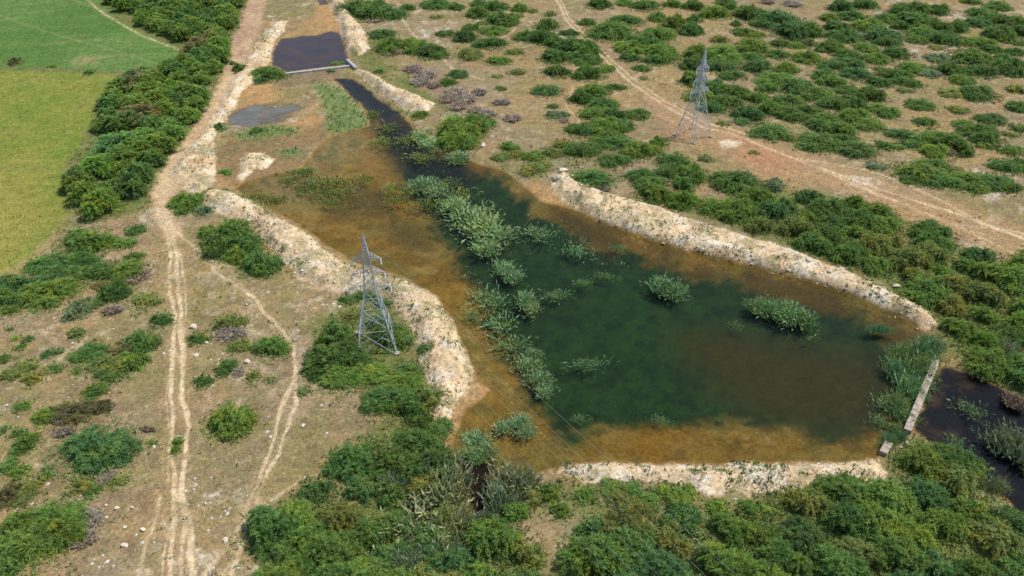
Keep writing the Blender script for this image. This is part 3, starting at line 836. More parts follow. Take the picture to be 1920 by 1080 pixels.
def dead_mesh(R, Hh, n, seed):
    r = np.random.default_rng(seed)
    a = r.random(n) * 6.283; q = np.sqrt(r.random(n))
    A = np.stack([np.cos(a) * q * R * 0.35, np.sin(a) * q * R * 0.35, np.zeros(n)], 1)
    el = 0.5 + 0.9 * r.random(n)
    B = np.stack([np.cos(a) * R * (0.35 + 0.6 * r.random(n)), np.sin(a) * R * (0.35 + 0.6 * r.random(n)), Hh * el * 0.75], 1) + r.normal(size=(n, 3)) * 0.12
    V, T = sticks(A, B, np.full(n, 0.035), np.full(n, 0.015))
    m = n * 5
    s = r.integers(0, n, m); f = 0.3 + 0.7 * r.random(m)
    P = A[s] + (B[s] - A[s]) * f[:, None]
    D = (B[s] - A[s]); D /= np.linalg.norm(D, axis=1, keepdims=True); D = D + r.normal(size=(m, 3)) * 0.6; D /= np.linalg.norm(D, axis=1, keepdims=True)
    V2, T2, t2 = kites(P, D, 0.3 + 0.35 * r.random(m), np.full(m, 0.055), r.random(m), r=r)
    V2[:, 2] = np.maximum(V2[:, 2], 0.02)
    tone = np.concatenate([np.repeat(r.random(n), 6), t2]).astype(np.float32)
    return np_mesh("twigs", np.concatenate([V, V2]), tris=np.concatenate([T, T2 + len(V)]), mat=M_TWIG, attrs={"tone": tone})


DEAD = [dead_mesh(1.6, 0.95, 170, 940 + i) for i in range(4)]

# ------------------------------------------------------------------ where the plants stand
GREENS = {   # display colours in full sun; leaves sit at all angles, so their base colour is a little above
    "dark": (80, 108, 54), "mid": (94, 119, 54), "olive": (106, 116, 60), "pale": (112, 124, 72), "grey": (104, 122, 88), "brown": (100, 98, 62),
    "deep": (76, 104, 57), "bright": (92, 120, 50), "dead": (124, 111, 94), "reed": (124, 150, 98), "tam": (136, 146, 108), "straw": (150, 142, 112)}
LOOK = {"dark": "dark green", "mid": "green", "olive": "olive green", "pale": "pale green", "grey": "grey-green", "brown": "brownish", "deep": "deep green", "bright": "bright green",
        "dead": "bare purplish-grey", "reed": "grey-green", "tam": "silvery grey-green", "straw": "straw-coloured"}


LEAF_K = 0.67


def leaf_col(key, jit=0.12):
    c = alb(*GREENS[key], k=0.92 if key in ("reed", "tam") else 0.85 if key == "dead" else LEAF_K)
    j = 1 + (rng.random() - 0.5) * 2 * jit
    t = (rng.random() - 0.5) * 0.18
    return (float(c[0] * j * (1 + t)), float(c[1] * j), float(c[2] * j * (1 - t)), 1.0)


THINGS = []          # (object, look, noun, px, py)
NOUN = {}
PLANT_R, PLANT_C = {}, {}


def note(o, look, noun, px, py):
    THINGS.append((o, look, noun, px, py))


def size_word(D):
    return "huge" if D > 9 else "large" if D > 6 else "mid-sized" if D > 3.6 else "small" if D > 1.8 else "tiny"


def plant(px, py, w, hp, key="dark", name="thorn_bush", noun="bush", group=None, hfac=None, protos=None, world_xy=None, D=None, H=None):
    if world_xy is None:
        t = at(px, py, 0.6)[2]
        D = w * t / FPX
        dep = -ray(px, py)[2] / math.sqrt(sum(c * c for c in ray(px, py)))
        sd = abs(dep); cd = math.sqrt(1 - sd * sd)
        hm = hp * t / FPX
        if H is None:
            H = float(np.clip((hm - D * sd * 0.72) / cd * 1.15, 0.24 * D, 0.52 * D))
            H = min(max(H, 0.35), 4.2)
        Dy = float(np.clip((hm - 0.6 * H * cd) / sd, 0.6 * D, 1.25 * D))
        x, y, _ = at(px, py, 0.4 + H * 0.38)
    else:
        x, y = world_xy; Dy = D * (0.85 + 0.3 * rng.random())
        px, py = to_px(x, y, 0.4 + H * 0.4)
    z = height(x, y) - 0.05
    yaw = (rng.random() - 0.5) * 0.7 + (math.pi if rng.random() < 0.5 else 0)
    if protos is None:
        protos = PROTO_L if D > 5.2 else PROTO_M if D > 2.6 else PROTO_S
    p = protos[int(rng.integers(len(protos)))]
    sc = (D / (2.0 * p["R"]), Dy / (2.0 * p["R"]), H / p["H"])
    big = D / at(px, py, 0.4)[2] * FPX > 62
    c = leaf_col(key)
    if big or p["whole"] is None:
        o = link(name, None)
        cr = link("crown", p["crown"], o); cr.color = c
        link("trunk" if p["whole"] is None else "stems", p["stems"], o)
    else:
        o = link(name, p["whole"]); o.color = c
    o.location = (x, y, z); o.rotation_euler = (0, 0, yaw); o.scale = sc
    tag(o, None, noun, group)
    PLANT_R[o.name] = (D + Dy) / 4; PLANT_C[o.name] = c
    note(o, f"{size_word(D)} {LOOK[key]} {NOUN.get(name, noun)}", noun, px, py)
    return o


def flat_plant(protos, px, py, w, hp, key, name, noun, R0, H0, group, hscale=1.0, z=None):
    t = at(px, py, 0.3)[2]
    D = w * t / FPX
    x, y, _ = at(px, py, 0.3 + 0.35 * H0)
    s = D / (2.0 * R0) * (0.84 if name == "reed_clump" and px < 1100 else 1.0)
    o = link(name, protos[int(rng.integers(len(protos)))])
    hs = hscale * float(np.clip(s, 0.55, 1.15))
    sd = abs(ray(px, py)[2]) / math.sqrt(sum(c * c for c in ray(px, py)))
    dy = float(np.clip((hp * t / FPX - H0 * hs * 0.5) / sd, 0.4 * D, 1.3 * D)) / (2.0 * R0)
    o.location = (x, y, max(height(x, y), -0.05) if z is None else z)
    o.rotation_euler = (0, 0, (rng.random() - .5) * 0.5 + (math.pi if rng.random() < .5 else 0))
    o.scale = (s, dy, hs)
    o.color = leaf_col(key)
    tag(o, None, noun, group)
    note(o, f"{size_word(D)} {LOOK[key]} {NOUN.get(name, noun)}", noun, px, py)
    return o


NOUN.update(thorn_bush="thorn bush", leafy_shrub="thicket shrub", thorn_tree="thorn tree", low_shrub="low shrub", dead_brush="twiggy brush", reed_clump="reed clump", tamarisk="feathery tamarisk", thin_reed="reed tuft")

OPEN_RIGHT = [   # on the far plain; crop of the photo enlarged 3x, origin (1280, 0)
    (70,25,110,60),(240,5,90,40),(185,65,130,70),(270,30,60,60),(68,100,70,45),(45,155,120,75),(305,130,50,40),(900,25,110,70),(1025,15,110,60),(830,92,90,45),(965,80,120,60),
    (380,65,140,90),(540,100,220,120),(620,170,150,100),(720,160,110,80),(440,130,100,50),(345,175,110,50),(410,190,80,40),(210,215,90,50,'pale'),(385,250,150,80),(550,240,100,50),(640,250,90,40),(720,235,70,40,'pale'),(740,180,80,60),
    (870,145,130,70),(915,195,150,70),(1065,135,150,70),(1110,190,190,90),(1150,230,110,60),(1150,95,150,60),(1230,140,80,50),(1240,60,120,60),(1300,100,170,80),(1320,40,190,80),(1450,45,100,60),(1420,140,180,90),(1540,140,100,70),(1350,170,150,70),(1460,205,200,80),(1320,215,120,50),
    (1655,115,140,60),(1690,70,150,60),(1770,30,110,50),(1620,5,100,30),(1790,105,130,60),(1890,110,90,50),(1800,180,140,80),(1890,170,90,60),(1680,230,160,60),(1740,270,100,50),
    (1620,305,200,90),(1440,320,120,60,'grey'),(1430,265,70,30,'pale'),(1205,295,150,70),(1030,265,120,50),(825,250,140,80),(930,300,130,60),(715,315,130,75),(550,300,110,55),(395,315,110,50),(1095,325,130,60),(1880,285,90,45),(1900,240,80,30),
    (230,295,200,100),(90,290,120,90),(200,360,170,80),(60,345,120,100),(430,370,150,80),(585,375,110,70),(280,420,140,50),(520,440,180,80),(640,480,170,90),(850,360,150,60),(930,350,160,70),(990,405,140,70),(800,410,130,70),(850,450,150,80),(1110,385,70,30,'pale'),(1200,415,170,70),(1300,375,140,60),(1390,405,120,50,'grey'),(1500,380,140,80),(1100,455,120,60),(1240,450,120,50),(1300,465,100,50),(1680,390,190,50),(1860,370,160,90),(1810,325,90,50),(1570,445,130,50),(1660,510,180,90),(1520,515,120,50,'pale'),(1250,500,80,35,'pale'),(1480,535,50,25,'pale'),(1890,500,100,50,'pale'),
    (60,440,130,90),(180,480,150,90),(290,510,140,80),(420,545,120,70),(480,490,110,60),(750,520,160,80),(920,500,120,50),(1060,520,150,90),(610,560,150,80),(860,570,170,90),(950,570,130,80),(240,570,180,90),(380,630,160,90),(100,530,150,80),(600,630,150,80),(720,620,150,80),(160,600,120,70),(480,600,120,80),(800,660,170,80),(980,640,150,90),(1100,600,120,50),(1165,625,110,70),(640,655,120,60),(780,700,140,80),(880,720,160,90),(1040,690,140,70),(1330,580,130,60),(1550,610,120,40,'pale'),(1890,595,110,60),(1740,660,150,50),(1370,680,110,55),(1590,690,120,50),
    (490,730,200,90),(600,770,60,50),(330,680,80,40),(230,690,80,30,'pale'),(760,790,200,100),(920,780,130,70),(980,830,190,90),(850,820,90,60),
    (1230,750,130,60),(1400,770,220,100),(1500,790,180,110),(1570,830,100,80),(1430,840,150,90),(1290,800,110,60),(1130,815,100,50),(1220,820,80,40),(1500,850,80,90,'dead'),(905,775,60,60,'dead'),
    (1680,720,200,80),(1720,770,150,90),(1900,710,90,50),(1860,840,130,60),(1850,745,80,40,'pale'),(1700,800,100,50),
    (1340,960,230,120),(1420,930,150,80),(1300,1000,120,60),(1480,1010,180,90),(1620,1000,180,90),(1750,1010,180,90),(1820,1040,160,80),(1640,1050,140,60),(1830,925,170,80),(1900,910,80,60),(1090,930,110,50,'grey'),(1550,955,70,40,'pale'),
    (300,1010,220,130),(520,1030,110,80,'grey'),(50,960,150,130),(20,1030,100,90),(130,885,70,40,'pale'),(400,860,50,25,'pale'),(480,10,90,30,'dead'),(620,20,120,40,'dead')]
OPEN_MID = [     # origin (640, 0)
    (80,40,150,90),(180,60,170,100),(290,70,130,70),(200,20,130,60),(375,38,80,40),(230,185,130,60),(190,110,110,50,'dead'),(280,250,130,80),(400,250,150,80),(500,280,150,80),(290,290,130,50,'dead'),(550,300,80,50),
    (530,20,130,55),(640,35,80,45),(770,15,80,40),(865,30,110,60),(780,65,110,70),(890,100,150,80),(940,125,80,40),(1005,40,80,50),(800,125,70,25,'pale'),(1080,60,50,25,'pale'),(980,80,80,40,'pale'),(535,95,70,25,'pale'),
    (585,185,80,40),(690,190,110,80),(730,150,70,50),(855,165,130,50),(840,235,160,60),(1060,195,150,70),(1130,200,120,80),(1160,130,100,80),(1170,75,60,30,'pale'),(1280,180,110,35),(720,295,130,70,'pale'),(975,285,110,35,'pale'),(880,335,120,55),(990,400,90,40,'pale'),(880,425,60,25,'pale'),
    (1200,230,120,70),(1300,250,160,90),(1390,270,130,90),(1200,310,140,80),(1330,310,130,60),(1400,330,110,60),(1210,395,130,70),(1390,400,140,90),(1490,380,80,45),(1340,345,90,40),(655,410,100,50),(595,455,90,50),(895,495,60,25),(1150,500,140,70),(960,665,110,50,'dead'),(1555,485,100,35),(1470,490,50,25),(1690,380,90,40),(1700,440,40,20,'pale'),
    (1380,120,80,40),(1450,15,110,60),(1590,10,80,40),(1710,25,140,60),(1870,15,90,50),(1610,105,150,60),(1520,160,220,110),(1700,220,200,100),(1780,180,150,80),(1800,290,160,90),(1640,260,170,70),(1770,330,120,60),(1620,320,100,50),(1880,110,110,90),(1780,90,80,50),
    (1340,540,110,80),(1430,500,150,80),(1460,580,150,90),(1440,630,160,90),(1540,640,130,90),(1350,720,150,80),(1480,700,180,100),(1580,700,120,70),(1670,635,120,60),(1500,760,150,80),(1550,790,170,90),(1350,830,170,100),(1540,890,160,90),(1690,830,190,110),(1790,790,80,60),(1210,640,130,40,'grey'),(1190,595,60,30),(1255,675,50,30,'dead'),(1450,790,120,60),
    (1420,1000,220,100),(1690,980,130,80),(1740,1020,180,80),(1870,900,150,100),(1850,960,130,80),(1460,1060,110,50,'dead'),
    (650,720,230,150,'mid'),(740,690,150,110,'mid'),(600,790,140,90,'mid'),(700,790,130,90,'mid'),(445,640,80,50),(820,690,100,50),(760,690,80,60,'brown'),(210,400,50,30),
    (400,385,110,70,'dead'),(470,420,120,80,'dead'),(440,460,110,60,'dead'),(640,520,130,80,'dead'),(700,560,130,80,'dead'),(600,560,110,80,'dead'),(660,600,110,60,'dead'),(780,520,80,60,'dead'),(820,640,120,60,'dead'),(750,620,90,50,'dead'),(900,575,110,40,'dead'),(520,480,80,50,'dead'),
    (1080,870,100,60,'mid'),(940,820,90,60,'mid'),(1000,860,90,50,'olive'),(1180,850,120,60,'olive'),(1250,800,110,60,'olive'),(1120,930,110,60,'olive'),(1060,960,90,50,'olive'),(900,880,90,50,'olive')]
NEAR_LEFT = [    # origin (0, 360)
    (470,270,290,170),(250,400,200,110),(440,370,250,110),(330,440,220,120),(270,560,300,160,'mid'),(80,520,230,150),(40,580,160,130),(60,660,130,60),(560,440,250,130),(720,430,200,120,'mid'),(650,540,170,150),(600,530,180,60,'brown'),(760,360,120,50),(770,470,140,90,'dead'),(700,280,130,70),(755,210,120,60),(430,650,130,130,'grey'),(525,630,100,60),(630,670,130,60,'dead'),(810,610,170,90,'pale'),(910,705,130,90),(430,790,100,70,'pale'),(55,770,30,30),(85,820,40,30),(155,825,50,40),(115,870,60,40),(265,910,60,60),(325,900,60,40),(310,990,90,50),(150,980,130,80,'olive'),(60,1020,120,80,'olive'),(190,1050,140,70,'olive'),(20,935,60,70),(430,1000,50,40),
    (780,830,190,140),(500,900,200,110),(620,960,240,150,'olive'),(730,950,180,130),(640,1010,180,100),(690,880,200,90,'brown'),
    (1170,215,110,80),(1290,230,280,200),(1400,290,180,160),(1450,390,220,160),(1230,290,200,150),(1340,350,160,120),(1050,40,170,110,'mid'),(1140,95,90,70,'grey'),(1030,90,100,60),(1290,720,170,130,'olive'),(1300,800,180,90,'dead'),(1120,815,120,80),(1340,860,150,90,'olive'),(1530,865,200,140),(1280,980,130,90),(1340,1010,70,110,'dead'),(1420,1030,80,60,'olive'),(1150,1060,130,50),(1520,1055,60,40,'pale'),
    (1920,900,360,260),(1820,860,180,150),(1800,970,180,150),(1900,1020,300,130,'mid'),(2050,1010,280,160,'mid'),(2190,800,190,230),(2260,820,130,180),(1870,780,180,130),(2310,1000,190,90),(2250,1070,250,110,'mid'),(2340,1100,200,110),(1960,600,120,60),(2060,580,130,60),(2120,720,120,130),(2400,890,100,60),(2150,620,80,80),(2000,690,130,70,'olive')]
NEAR_LOW = [     # origin (0, 720)
    (520,340,410,280,'deep'),(1280,190,240,230),(540,30,160,60),(505,90,60,40),(120,120,110,60),(255,170,160,110),(420,150,250,120,'brown'),(560,120,110,90,'brown'),(150,320,140,120),(95,270,70,60),(25,255,40,50),(75,385,50,50),(40,460,100,110),(110,500,120,80),(255,500,80,100),(150,580,150,80,'olive'),(60,620,150,130,'brown'),(130,640,130,90,'olive'),(450,560,160,90,'olive'),(530,590,130,70),(600,520,110,90,'dead'),(660,540,100,70,'olive'),(300,730,340,160,'mid'),(200,860,430,260,'mid'),(100,800,250,200,'mid'),(60,960,200,200,'mid'),(330,830,270,220,'mid'),(20,1050,120,80),(500,770,150,190,'dead'),(470,870,160,120,'dead'),(1000,320,60,50,'bright'),(985,365,60,50,'bright'),(855,330,40,30,'bright'),(830,250,100,30,'dead'),(1710,40,90,60,'pale'),
    (2200,70,360,170),(2310,110,230,190),(2250,30,200,110,'mid'),(2380,70,190,170,'olive'),(2480,240,150,110),(2350,200,150,120),(2430,300,140,60,'olive'),
    (1290,290,130,60,'dead'),(360,270,120,60,'dead'),(350,200,140,60,'dead')]

FAR_LEFT = [(1520, 405, 170, 80), (1460, 450, 70, 40), (1330, 378, 75, 50), (1310, 350, 40, 24), (1238, 712, 60, 50), (1436, 725, 60, 44), (85, 345, 60, 50, 'brown'), (290, 372, 40, 20), (500, 402, 50, 26), (1900, 345, 60, 30), (1860, 400, 40, 20), (1300, 120, 90, 60, 'dead'), (1250, 90, 70, 40, 'dead'), (1270, 960, 70, 36), (1720, 940, 70, 30)]
n_tot = {}


def run_list(lst, ox, oy, s=3.0, gname="thorn bushes on the dry plain", near=False):
    for e in lst:
        x, y, w, hh = e[:4]
        key = e[4] if len(e) > 4 else ("dark" if rng.random() < 0.6 else "mid" if rng.random() < 0.7 else "deep")
        px, py, w, hh = ox + x / s, oy + y / s, w / s, hh / s
        if key == "dead":
            flat_plant(DEAD, px, py, w * 1.05, hh * 1.1, "dead", "dead_brush", "brush", 1.6, 1.1, "bare twiggy brush on the plain", 0.55)
        elif key in ("pale", "grey") or (w * at(px, py)[2] / FPX < 2.6):
            plant(px, py, w * 1.12, hh * 1.12, key, "low_shrub", "shrub", "low shrubs on the plain")
        else:
            g_ = 1.2 if py < 420 else 1.06
            plant(px, py, w * g_, hh * (1.14 if py < 420 else 1.04), key, "thorn_bush", "bush", gname)


run_list(FAR_LEFT, 0, 0)
run_list(OPEN_RIGHT, 1280, 0)
run_list(OPEN_MID, 640, 0)
run_list(NEAR_LEFT, 0, 360)
run_list(NEAR_LOW, 0, 720)


def fill(poly, spacing, dmin, dmax, keys, name, noun, group, hf=(0.42, 0.55), protos=None, tries=4000, hmax=4.0):
    w = poly_w(poly)
    lo, hi = w.min(0), w.max(0)
    cand = rng.random((tries, 2)) * (hi - lo) + lo
    ins = sdf(cand[:, 0].astype(np.float32), cand[:, 1].astype(np.float32), w) < -dmin * 0.25
    got = []
    for c in cand[ins]:
        if all((c[0] - g[0]) ** 2 + (c[1] - g[1]) ** 2 > spacing ** 2 for g in got):
            got.append(c)
            D = dmin + (dmax - dmin) * rng.random()
            H = min(D * (hf[0] + (hf[1] - hf[0]) * rng.random()), hmax)
            plant(0, 0, 0, 0, keys[int(rng.integers(len(keys)))], name, noun, group, protos=protos, world_xy=(float(c[0]), float(c[1])), D=D, H=H)


TREE_BELT = [(150, -60), (465, -60), (446, 30), (432, 85), (420, 130), (393, 190), (362, 240), (318, 290), (284, 340), (274, 378), (250, 405), (180, 418), (140, 392), (134, 352), (152, 305), (178, 255), (184, 205), (225, 158), (290, 140), (352, 115), (350, 80), (270, 55), (235, 28), (195, 0)]
fill(TREE_BELT, 4.0, 5.0, 8.0, ["dark", "mid", "mid", "dark", "bright", "mid", "mid", "dark"], "thorn_tree", "tree", "thorn trees of the belt along the track", hf=(0.55, 0.75), protos=PROTO_T, hmax=5.0)
for px, py, w, hh, k in [(775/3, 440/3, 80, 50, 'brown'), (1125/3, 250/3, 60, 45, 'brown'), (800/3, 660/3, 90, 60, 'brown'), (1200/3, 215/3, 50, 35, 'brown'), (690/3, 830/3, 100, 80, 'deep')]:
    plant(px, py, w, hh, k, "thorn_tree", "tree", "thorn trees of the belt along the track", protos=PROTO_T, H=5.0)
THICKET_E = [(1195, 352), (1290, 372), (1380, 385), (1420, 372), (1500, 362), (1590, 378), (1690, 400), (1752, 432), (1795, 470), (1860, 480), (1960, 500), (1990, 720), (1935, 760), (1895, 738), (1860, 715), (1790, 694), (1775, 620), (1752, 582), (1700, 548), (1600, 498), (1500, 462), (1400, 430), (1300, 402), (1215, 378)]
fill(THICKET_E, 4.1, 4.5, 8.0, ["dark", "mid", "mid", "deep", "olive", "bright", "dark"], "leafy_shrub", "shrub", "thicket shrubs behind the stone bank")
THICKET_S = [(640, 870), (700, 812), (770, 812), (850, 850), (868, 900), (872, 960), (900, 1000), (960, 1010), (1005, 1040), (1025, 1140), (470, 1140), (490, 1010), (500, 960), (560, 930), (600, 905)]
fill(THICKET_S, 3.4, 4.0, 7.5, ["dark", "mid", "deep", "olive", "dark"], "leafy_shrub", "shrub", "thicket shrubs in front of the pond")
THICKET_SE = [(1105, 950), (1200, 930), (1290, 943), (1400, 962), (1500, 942), (1580, 920), (1665, 895), (1690, 845), (1760, 830), (1810, 880), (1850, 920), (1920, 990), (1960, 1140), (1110, 1140), (1085, 1020)]
fill(THICKET_SE, 3.6, 4.5, 8.0, ["dark", "deep", "mid", "dark", "olive"], "leafy_shrub", "shrub", "thicket shrubs in front of the pond")
fill([(930, 930), (1060, 905), (1080, 960), (1040, 970), (960, 970)], 2.6, 2.4, 3.8, ["bright", "mid", "olive"], "leafy_shrub", "shrub", "thicket shrubs in front of the pond")
fill([(1890, 870), (1960, 800), (1990, 960), (1960, 1000), (1915, 960)], 3.5, 3.0, 5.0, ["mid", "grey", "dark"], "leafy_shrub", "shrub", "thicket shrubs in front of the pond")
fill([(1085, 908), (1240, 908), (1330, 934), (1430, 937), (1500, 924), (1560, 903), (1645, 903), (1610, 935), (1500, 960), (1400, 975), (1290, 955), (1200, 945), (1090, 955)], 2.1, 2.0, 3.6, ["bright", "mid", "olive", "mid"], "leafy_shrub", "shrub", "thicket shrubs in front of the pond", hf=(0.3, 0.45))
# beyond the frame the same plain goes on
fill([(1940, 0), (2250, 0), (2250, 420), (1960, 420)], 11, 4, 7.5, ["dark", "mid"], "thorn_bush", "bush", "thorn bushes on the dry plain", tries=120)

TAM = [(835, 925, 110, 130), (800, 985, 130, 150), (862, 985, 60, 90), (860, 890, 40, 40), (770, 1060, 120, 80), (835, 1040, 90, 90), (965, 900, 100, 80), (940, 935, 70, 80), (905, 975, 60, 50), (1905, 830, 80, 130), (1868, 905, 50, 40), (740, 905, 60, 60), (1885, 660, 60, 50)]
for px, py, w, hh in TAM:
    flat_plant(REED, px, py, w, hh, "tam", "tamarisk", "shrub", 2.0, 2.1, "grey feathery shrubs by the outlet", 1.15)
flat_plant(DEAD, 1905, 752, 46, 40, "dead", "dead_brush", "brush", 1.6, 1.1, "bare twiggy brush on the plain", 1.0)
flat_plant(DEAD, 782, 1010, 40, 60, "dead", "dead_brush", "brush", 1.6, 1.1, "bare twiggy brush on the plain", 1.8)

REEDS = [(1748, 668, 40, 40), (1742, 690, 34, 40), (1736, 712, 30, 40), (1728, 735, 30, 40), (1672, 815, 30, 26), (1690, 812, 30, 26), (795, 338, 60, 32), (822, 352, 60, 36), (850, 378, 70, 40), (880, 398, 70, 50), (905, 415, 90, 60), (930, 435, 80, 50), (915, 458, 70, 36), (948, 500, 58, 40), (965, 512, 40, 30), (985, 556, 50, 40), (1000, 570, 36, 36), (1252, 532, 66, 44), (1268, 540, 40, 36), (1425, 565, 44, 30), (1450, 574, 56, 42), (1482, 582, 66, 50), (1512, 592, 50, 46),
         (1652, 612, 40, 20), (990, 680, 60, 44), (1012, 705, 56, 44), (1000, 655, 40, 24), (1022, 725, 40, 30), (945, 790, 50, 40), (975, 785, 60, 36), (985, 800, 40, 30), (895, 815, 60, 44), (915, 835, 56, 44), (885, 845, 56, 36), (900, 850, 50, 30),
         (1700, 660, 60, 40), (1735, 655, 56, 50), (1690, 690, 50, 60), (1722, 685, 60, 60), (1705, 720, 56, 60), (1690, 750, 46, 60), (1700, 775, 40, 50), (1690, 800, 30, 30), (1668, 822, 36, 20), (1752, 640, 40, 40),
         (785, 252, 50, 40), (812, 264, 44, 36), (862, 288, 50, 26), (862, 292, 40, 22)]
for px, py, w, hh in REEDS:
    flat_plant(REED_WISP if px < 1100 and py < 760 else REED, px, py, w, hh, "reed", "reed_clump", "reeds", 2.0, 2.1, "reed clumps standing in the pond", 0.95 if px > 1640 else 0.72 if px > 1200 else 0.48)
THIN = [(560, 322, 60, 20), (590, 335, 60, 26), (615, 345, 50, 24), (545, 335, 40, 16), (575, 350, 40, 16), (640, 340, 60, 24), (600, 360, 60, 20), (735, 350, 40, 24), (745, 370, 40, 24), (700, 210, 30, 20), (730, 235, 40, 24), (760, 262, 40, 24), (790, 290, 50, 24), (720, 262, 50, 20), (480, 366, 60, 16), (520, 372, 60, 16), (1045, 548, 50, 26), (1095, 524, 30, 16), (1105, 676, 70, 28), (1380, 604, 22, 24), (1135, 515, 40, 16), (1160, 460, 30, 14), (960, 640, 70, 40), (940, 600, 60, 60), (905, 560, 60, 60), (890, 590, 40, 50), (930, 560, 50, 40), (1080, 470, 50, 30), (1010, 430, 60, 36), (1240, 785, 36, 20), (1665, 760, 40, 50), (1655, 790, 36, 30), (840, 340, 50, 30), (870, 360, 50, 30), (800, 380, 50, 30), (770, 355, 40, 26), (690, 330, 40, 20), (640, 360, 50, 20), (620, 375, 50, 16), (1090, 780, 30, 20), (1820, 760, 50, 40), (1840, 880, 50, 40), (1800, 830, 40, 40)]
for px, py, w, hh in THIN:
    o = flat_plant(REED_THIN, px, py, w, hh, "reed" if py > 400 else "olive", "thin_reeds", "reeds", 1.6, 0.9, None, 0.9)
    THINGS.pop(); del o["category"]
    tag(o, "sparse reed blades poking out of the pond water", None, None, "stuff")


# ------------------------------------------------------------------ loose stuff: weeds, dry grass, stones (nobody could count them)
def scatter(n, x0, x1, y0, y1):
    """random ground points inside the modelled fan, evenly spread over the photograph's depth"""
    t = rng.random(n) * 2 - 1
    y = y0 * (y1 / y0) ** rng.random(n)
    return t * (0.5357 * y + 36), y


def sample_attr(x, y, arr):
    r = np.clip(np.round(np.interp(y, ys, np.arange(nr))).astype(int), 0, nr - 1)
    c = np.clip(np.round(np.interp(x / np.interp(y, ys, halfw), ts, np.arange(nc))).astype(int), 0, nc - 1)
    return arr.reshape(nr, nc)[r, c]


m_olive = np.max(np.stack([mask(pl, 2.2) for pl in OLIVE]), 0)
m_marsh = np.max(np.stack([mask(pl, 1.2) for pl in MARSH]), 0)
weedn = fbm(X, Y, 4.0, 191, 4, .6)
free = (1 - my) * (1 - mg) * (1 - m_rut) * (1 - m_track) * (dpond > 0.05)
shoreline = smooth(3.0, 0.6, dpond) * (dpond > 0.0)
dens_weed = free * np.clip(0.015 + 0.9 * m_olive * smooth(.35, .6, weedn) + 0.75 * m_berm * smooth(.47, .6, weedn) + 0.9 * m_berm * shoreline * smooth(.4, .6, weedn) + 0.10 * smooth(.58, .72, weedn), 0, 1)


def tufts(name, n, dens, blades, Lr, wd, cols, label, tilt=0.5, jit=0.15):
    x, y = scatter(n, 0, 0, 46, 285)
    keep = rng.random(n) < sample_attr(x, y, dens)
    x, y = x[keep], y[keep]
    z, _ = heights(x, y)
    k = len(x)
    P = np.repeat(np.stack([x, y, z - 0.02], 1), blades, 0)
    P[:, :2] += rng.normal(size=(len(P), 2)) * jit
    D = rng.normal(size=(len(P), 3)) * tilt; D[:, 2] = np.abs(D[:, 2]) * 0.6 + 0.6
    D /= np.linalg.norm(D, axis=1, keepdims=True)
    f = np.repeat(0.6 + 0.9 * rng.random(k), blades)
    Lg = (Lr[0] + (Lr[1] - Lr[0]) * rng.random(len(P))) * f
    V, T, _ = kites(P, D, Lg, Lg * wd, np.zeros(len(P)))
    pick = np.array([alb(*c, k=0.95) for c in cols])[np.repeat(rng.integers(0, len(cols), k), blades)]
    tint = np.repeat(pick * (0.75 + 0.5 * rng.random((len(P), 1))), 4, 0)
    o = link(name, np_mesh(name, V, tris=T, mat=M_WEED, attrs={"tint": np.clip(tint, 0, .8)}))
    tag(o, label, None, None, "stuff")
    return len(T)


NT = 0
NT += tufts("green_weeds", 90000, dens_weed, 5, (0.16, 0.42), 0.36, [(78, 112, 50), (96, 124, 60), (70, 100, 52), (120, 130, 70)], "small green weeds over the banks and damp ground")
dens_dry = free * (1 - m_berm) * (0.15 + 0.6 * smooth(.4, .65, fbm(X, Y, 8, 211, 4, .6)))
NT += tufts("dry_grass", 110000, dens_dry, 2, (0.1, 0.24), 0.4, [(178, 158, 114), (160, 146, 102), (144, 134, 92), (190, 172, 130), (136, 116, 88)], "thin dry grass over the open ground", tilt=0.9)
dens_marsh = m_marsh * (dpond > -0.5)
NT += tufts("marsh_grass", 90000, dens_marsh, 4, (0.3, 0.7), 0.2, [(120, 148, 84), (104, 134, 76), (136, 156, 98)], "flat green marsh grass on the silt", tilt=0.35)
NT += tufts("crop_plants", 60000, np.maximum(my, mg) * 0.5, 3, (0.15, 0.35), 0.4, [(112, 134, 52), (136, 148, 62), (92, 124, 52)], "low green crop plants over both fields", tilt=0.6)
emerg = np.zeros(len(X), dtype=np.float32)
for pl in ([(740, 325), (800, 330), (900, 395), (1010, 425), (985, 470), (900, 475), (850, 435), (780, 385)], [(870, 500), (930, 560), (975, 640), (1020, 690), (1040, 730), (1000, 740), (955, 660), (900, 610)], [(1000, 400), (1090, 440), (1200, 470), (1150, 500), (1050, 470)], [(560, 330), (660, 330), (700, 370), (640, 385), (560, 360)], [(700, 235), (760, 240), (850, 300), (830, 325), (740, 280)]):
    emerg = np.maximum(emerg, mask(pl, 2.5))
emerg = emerg * smooth(.44, .6, fbm(X, Y, 2.5, 221, 4, .65)) * (dpond < 0) * 0.85


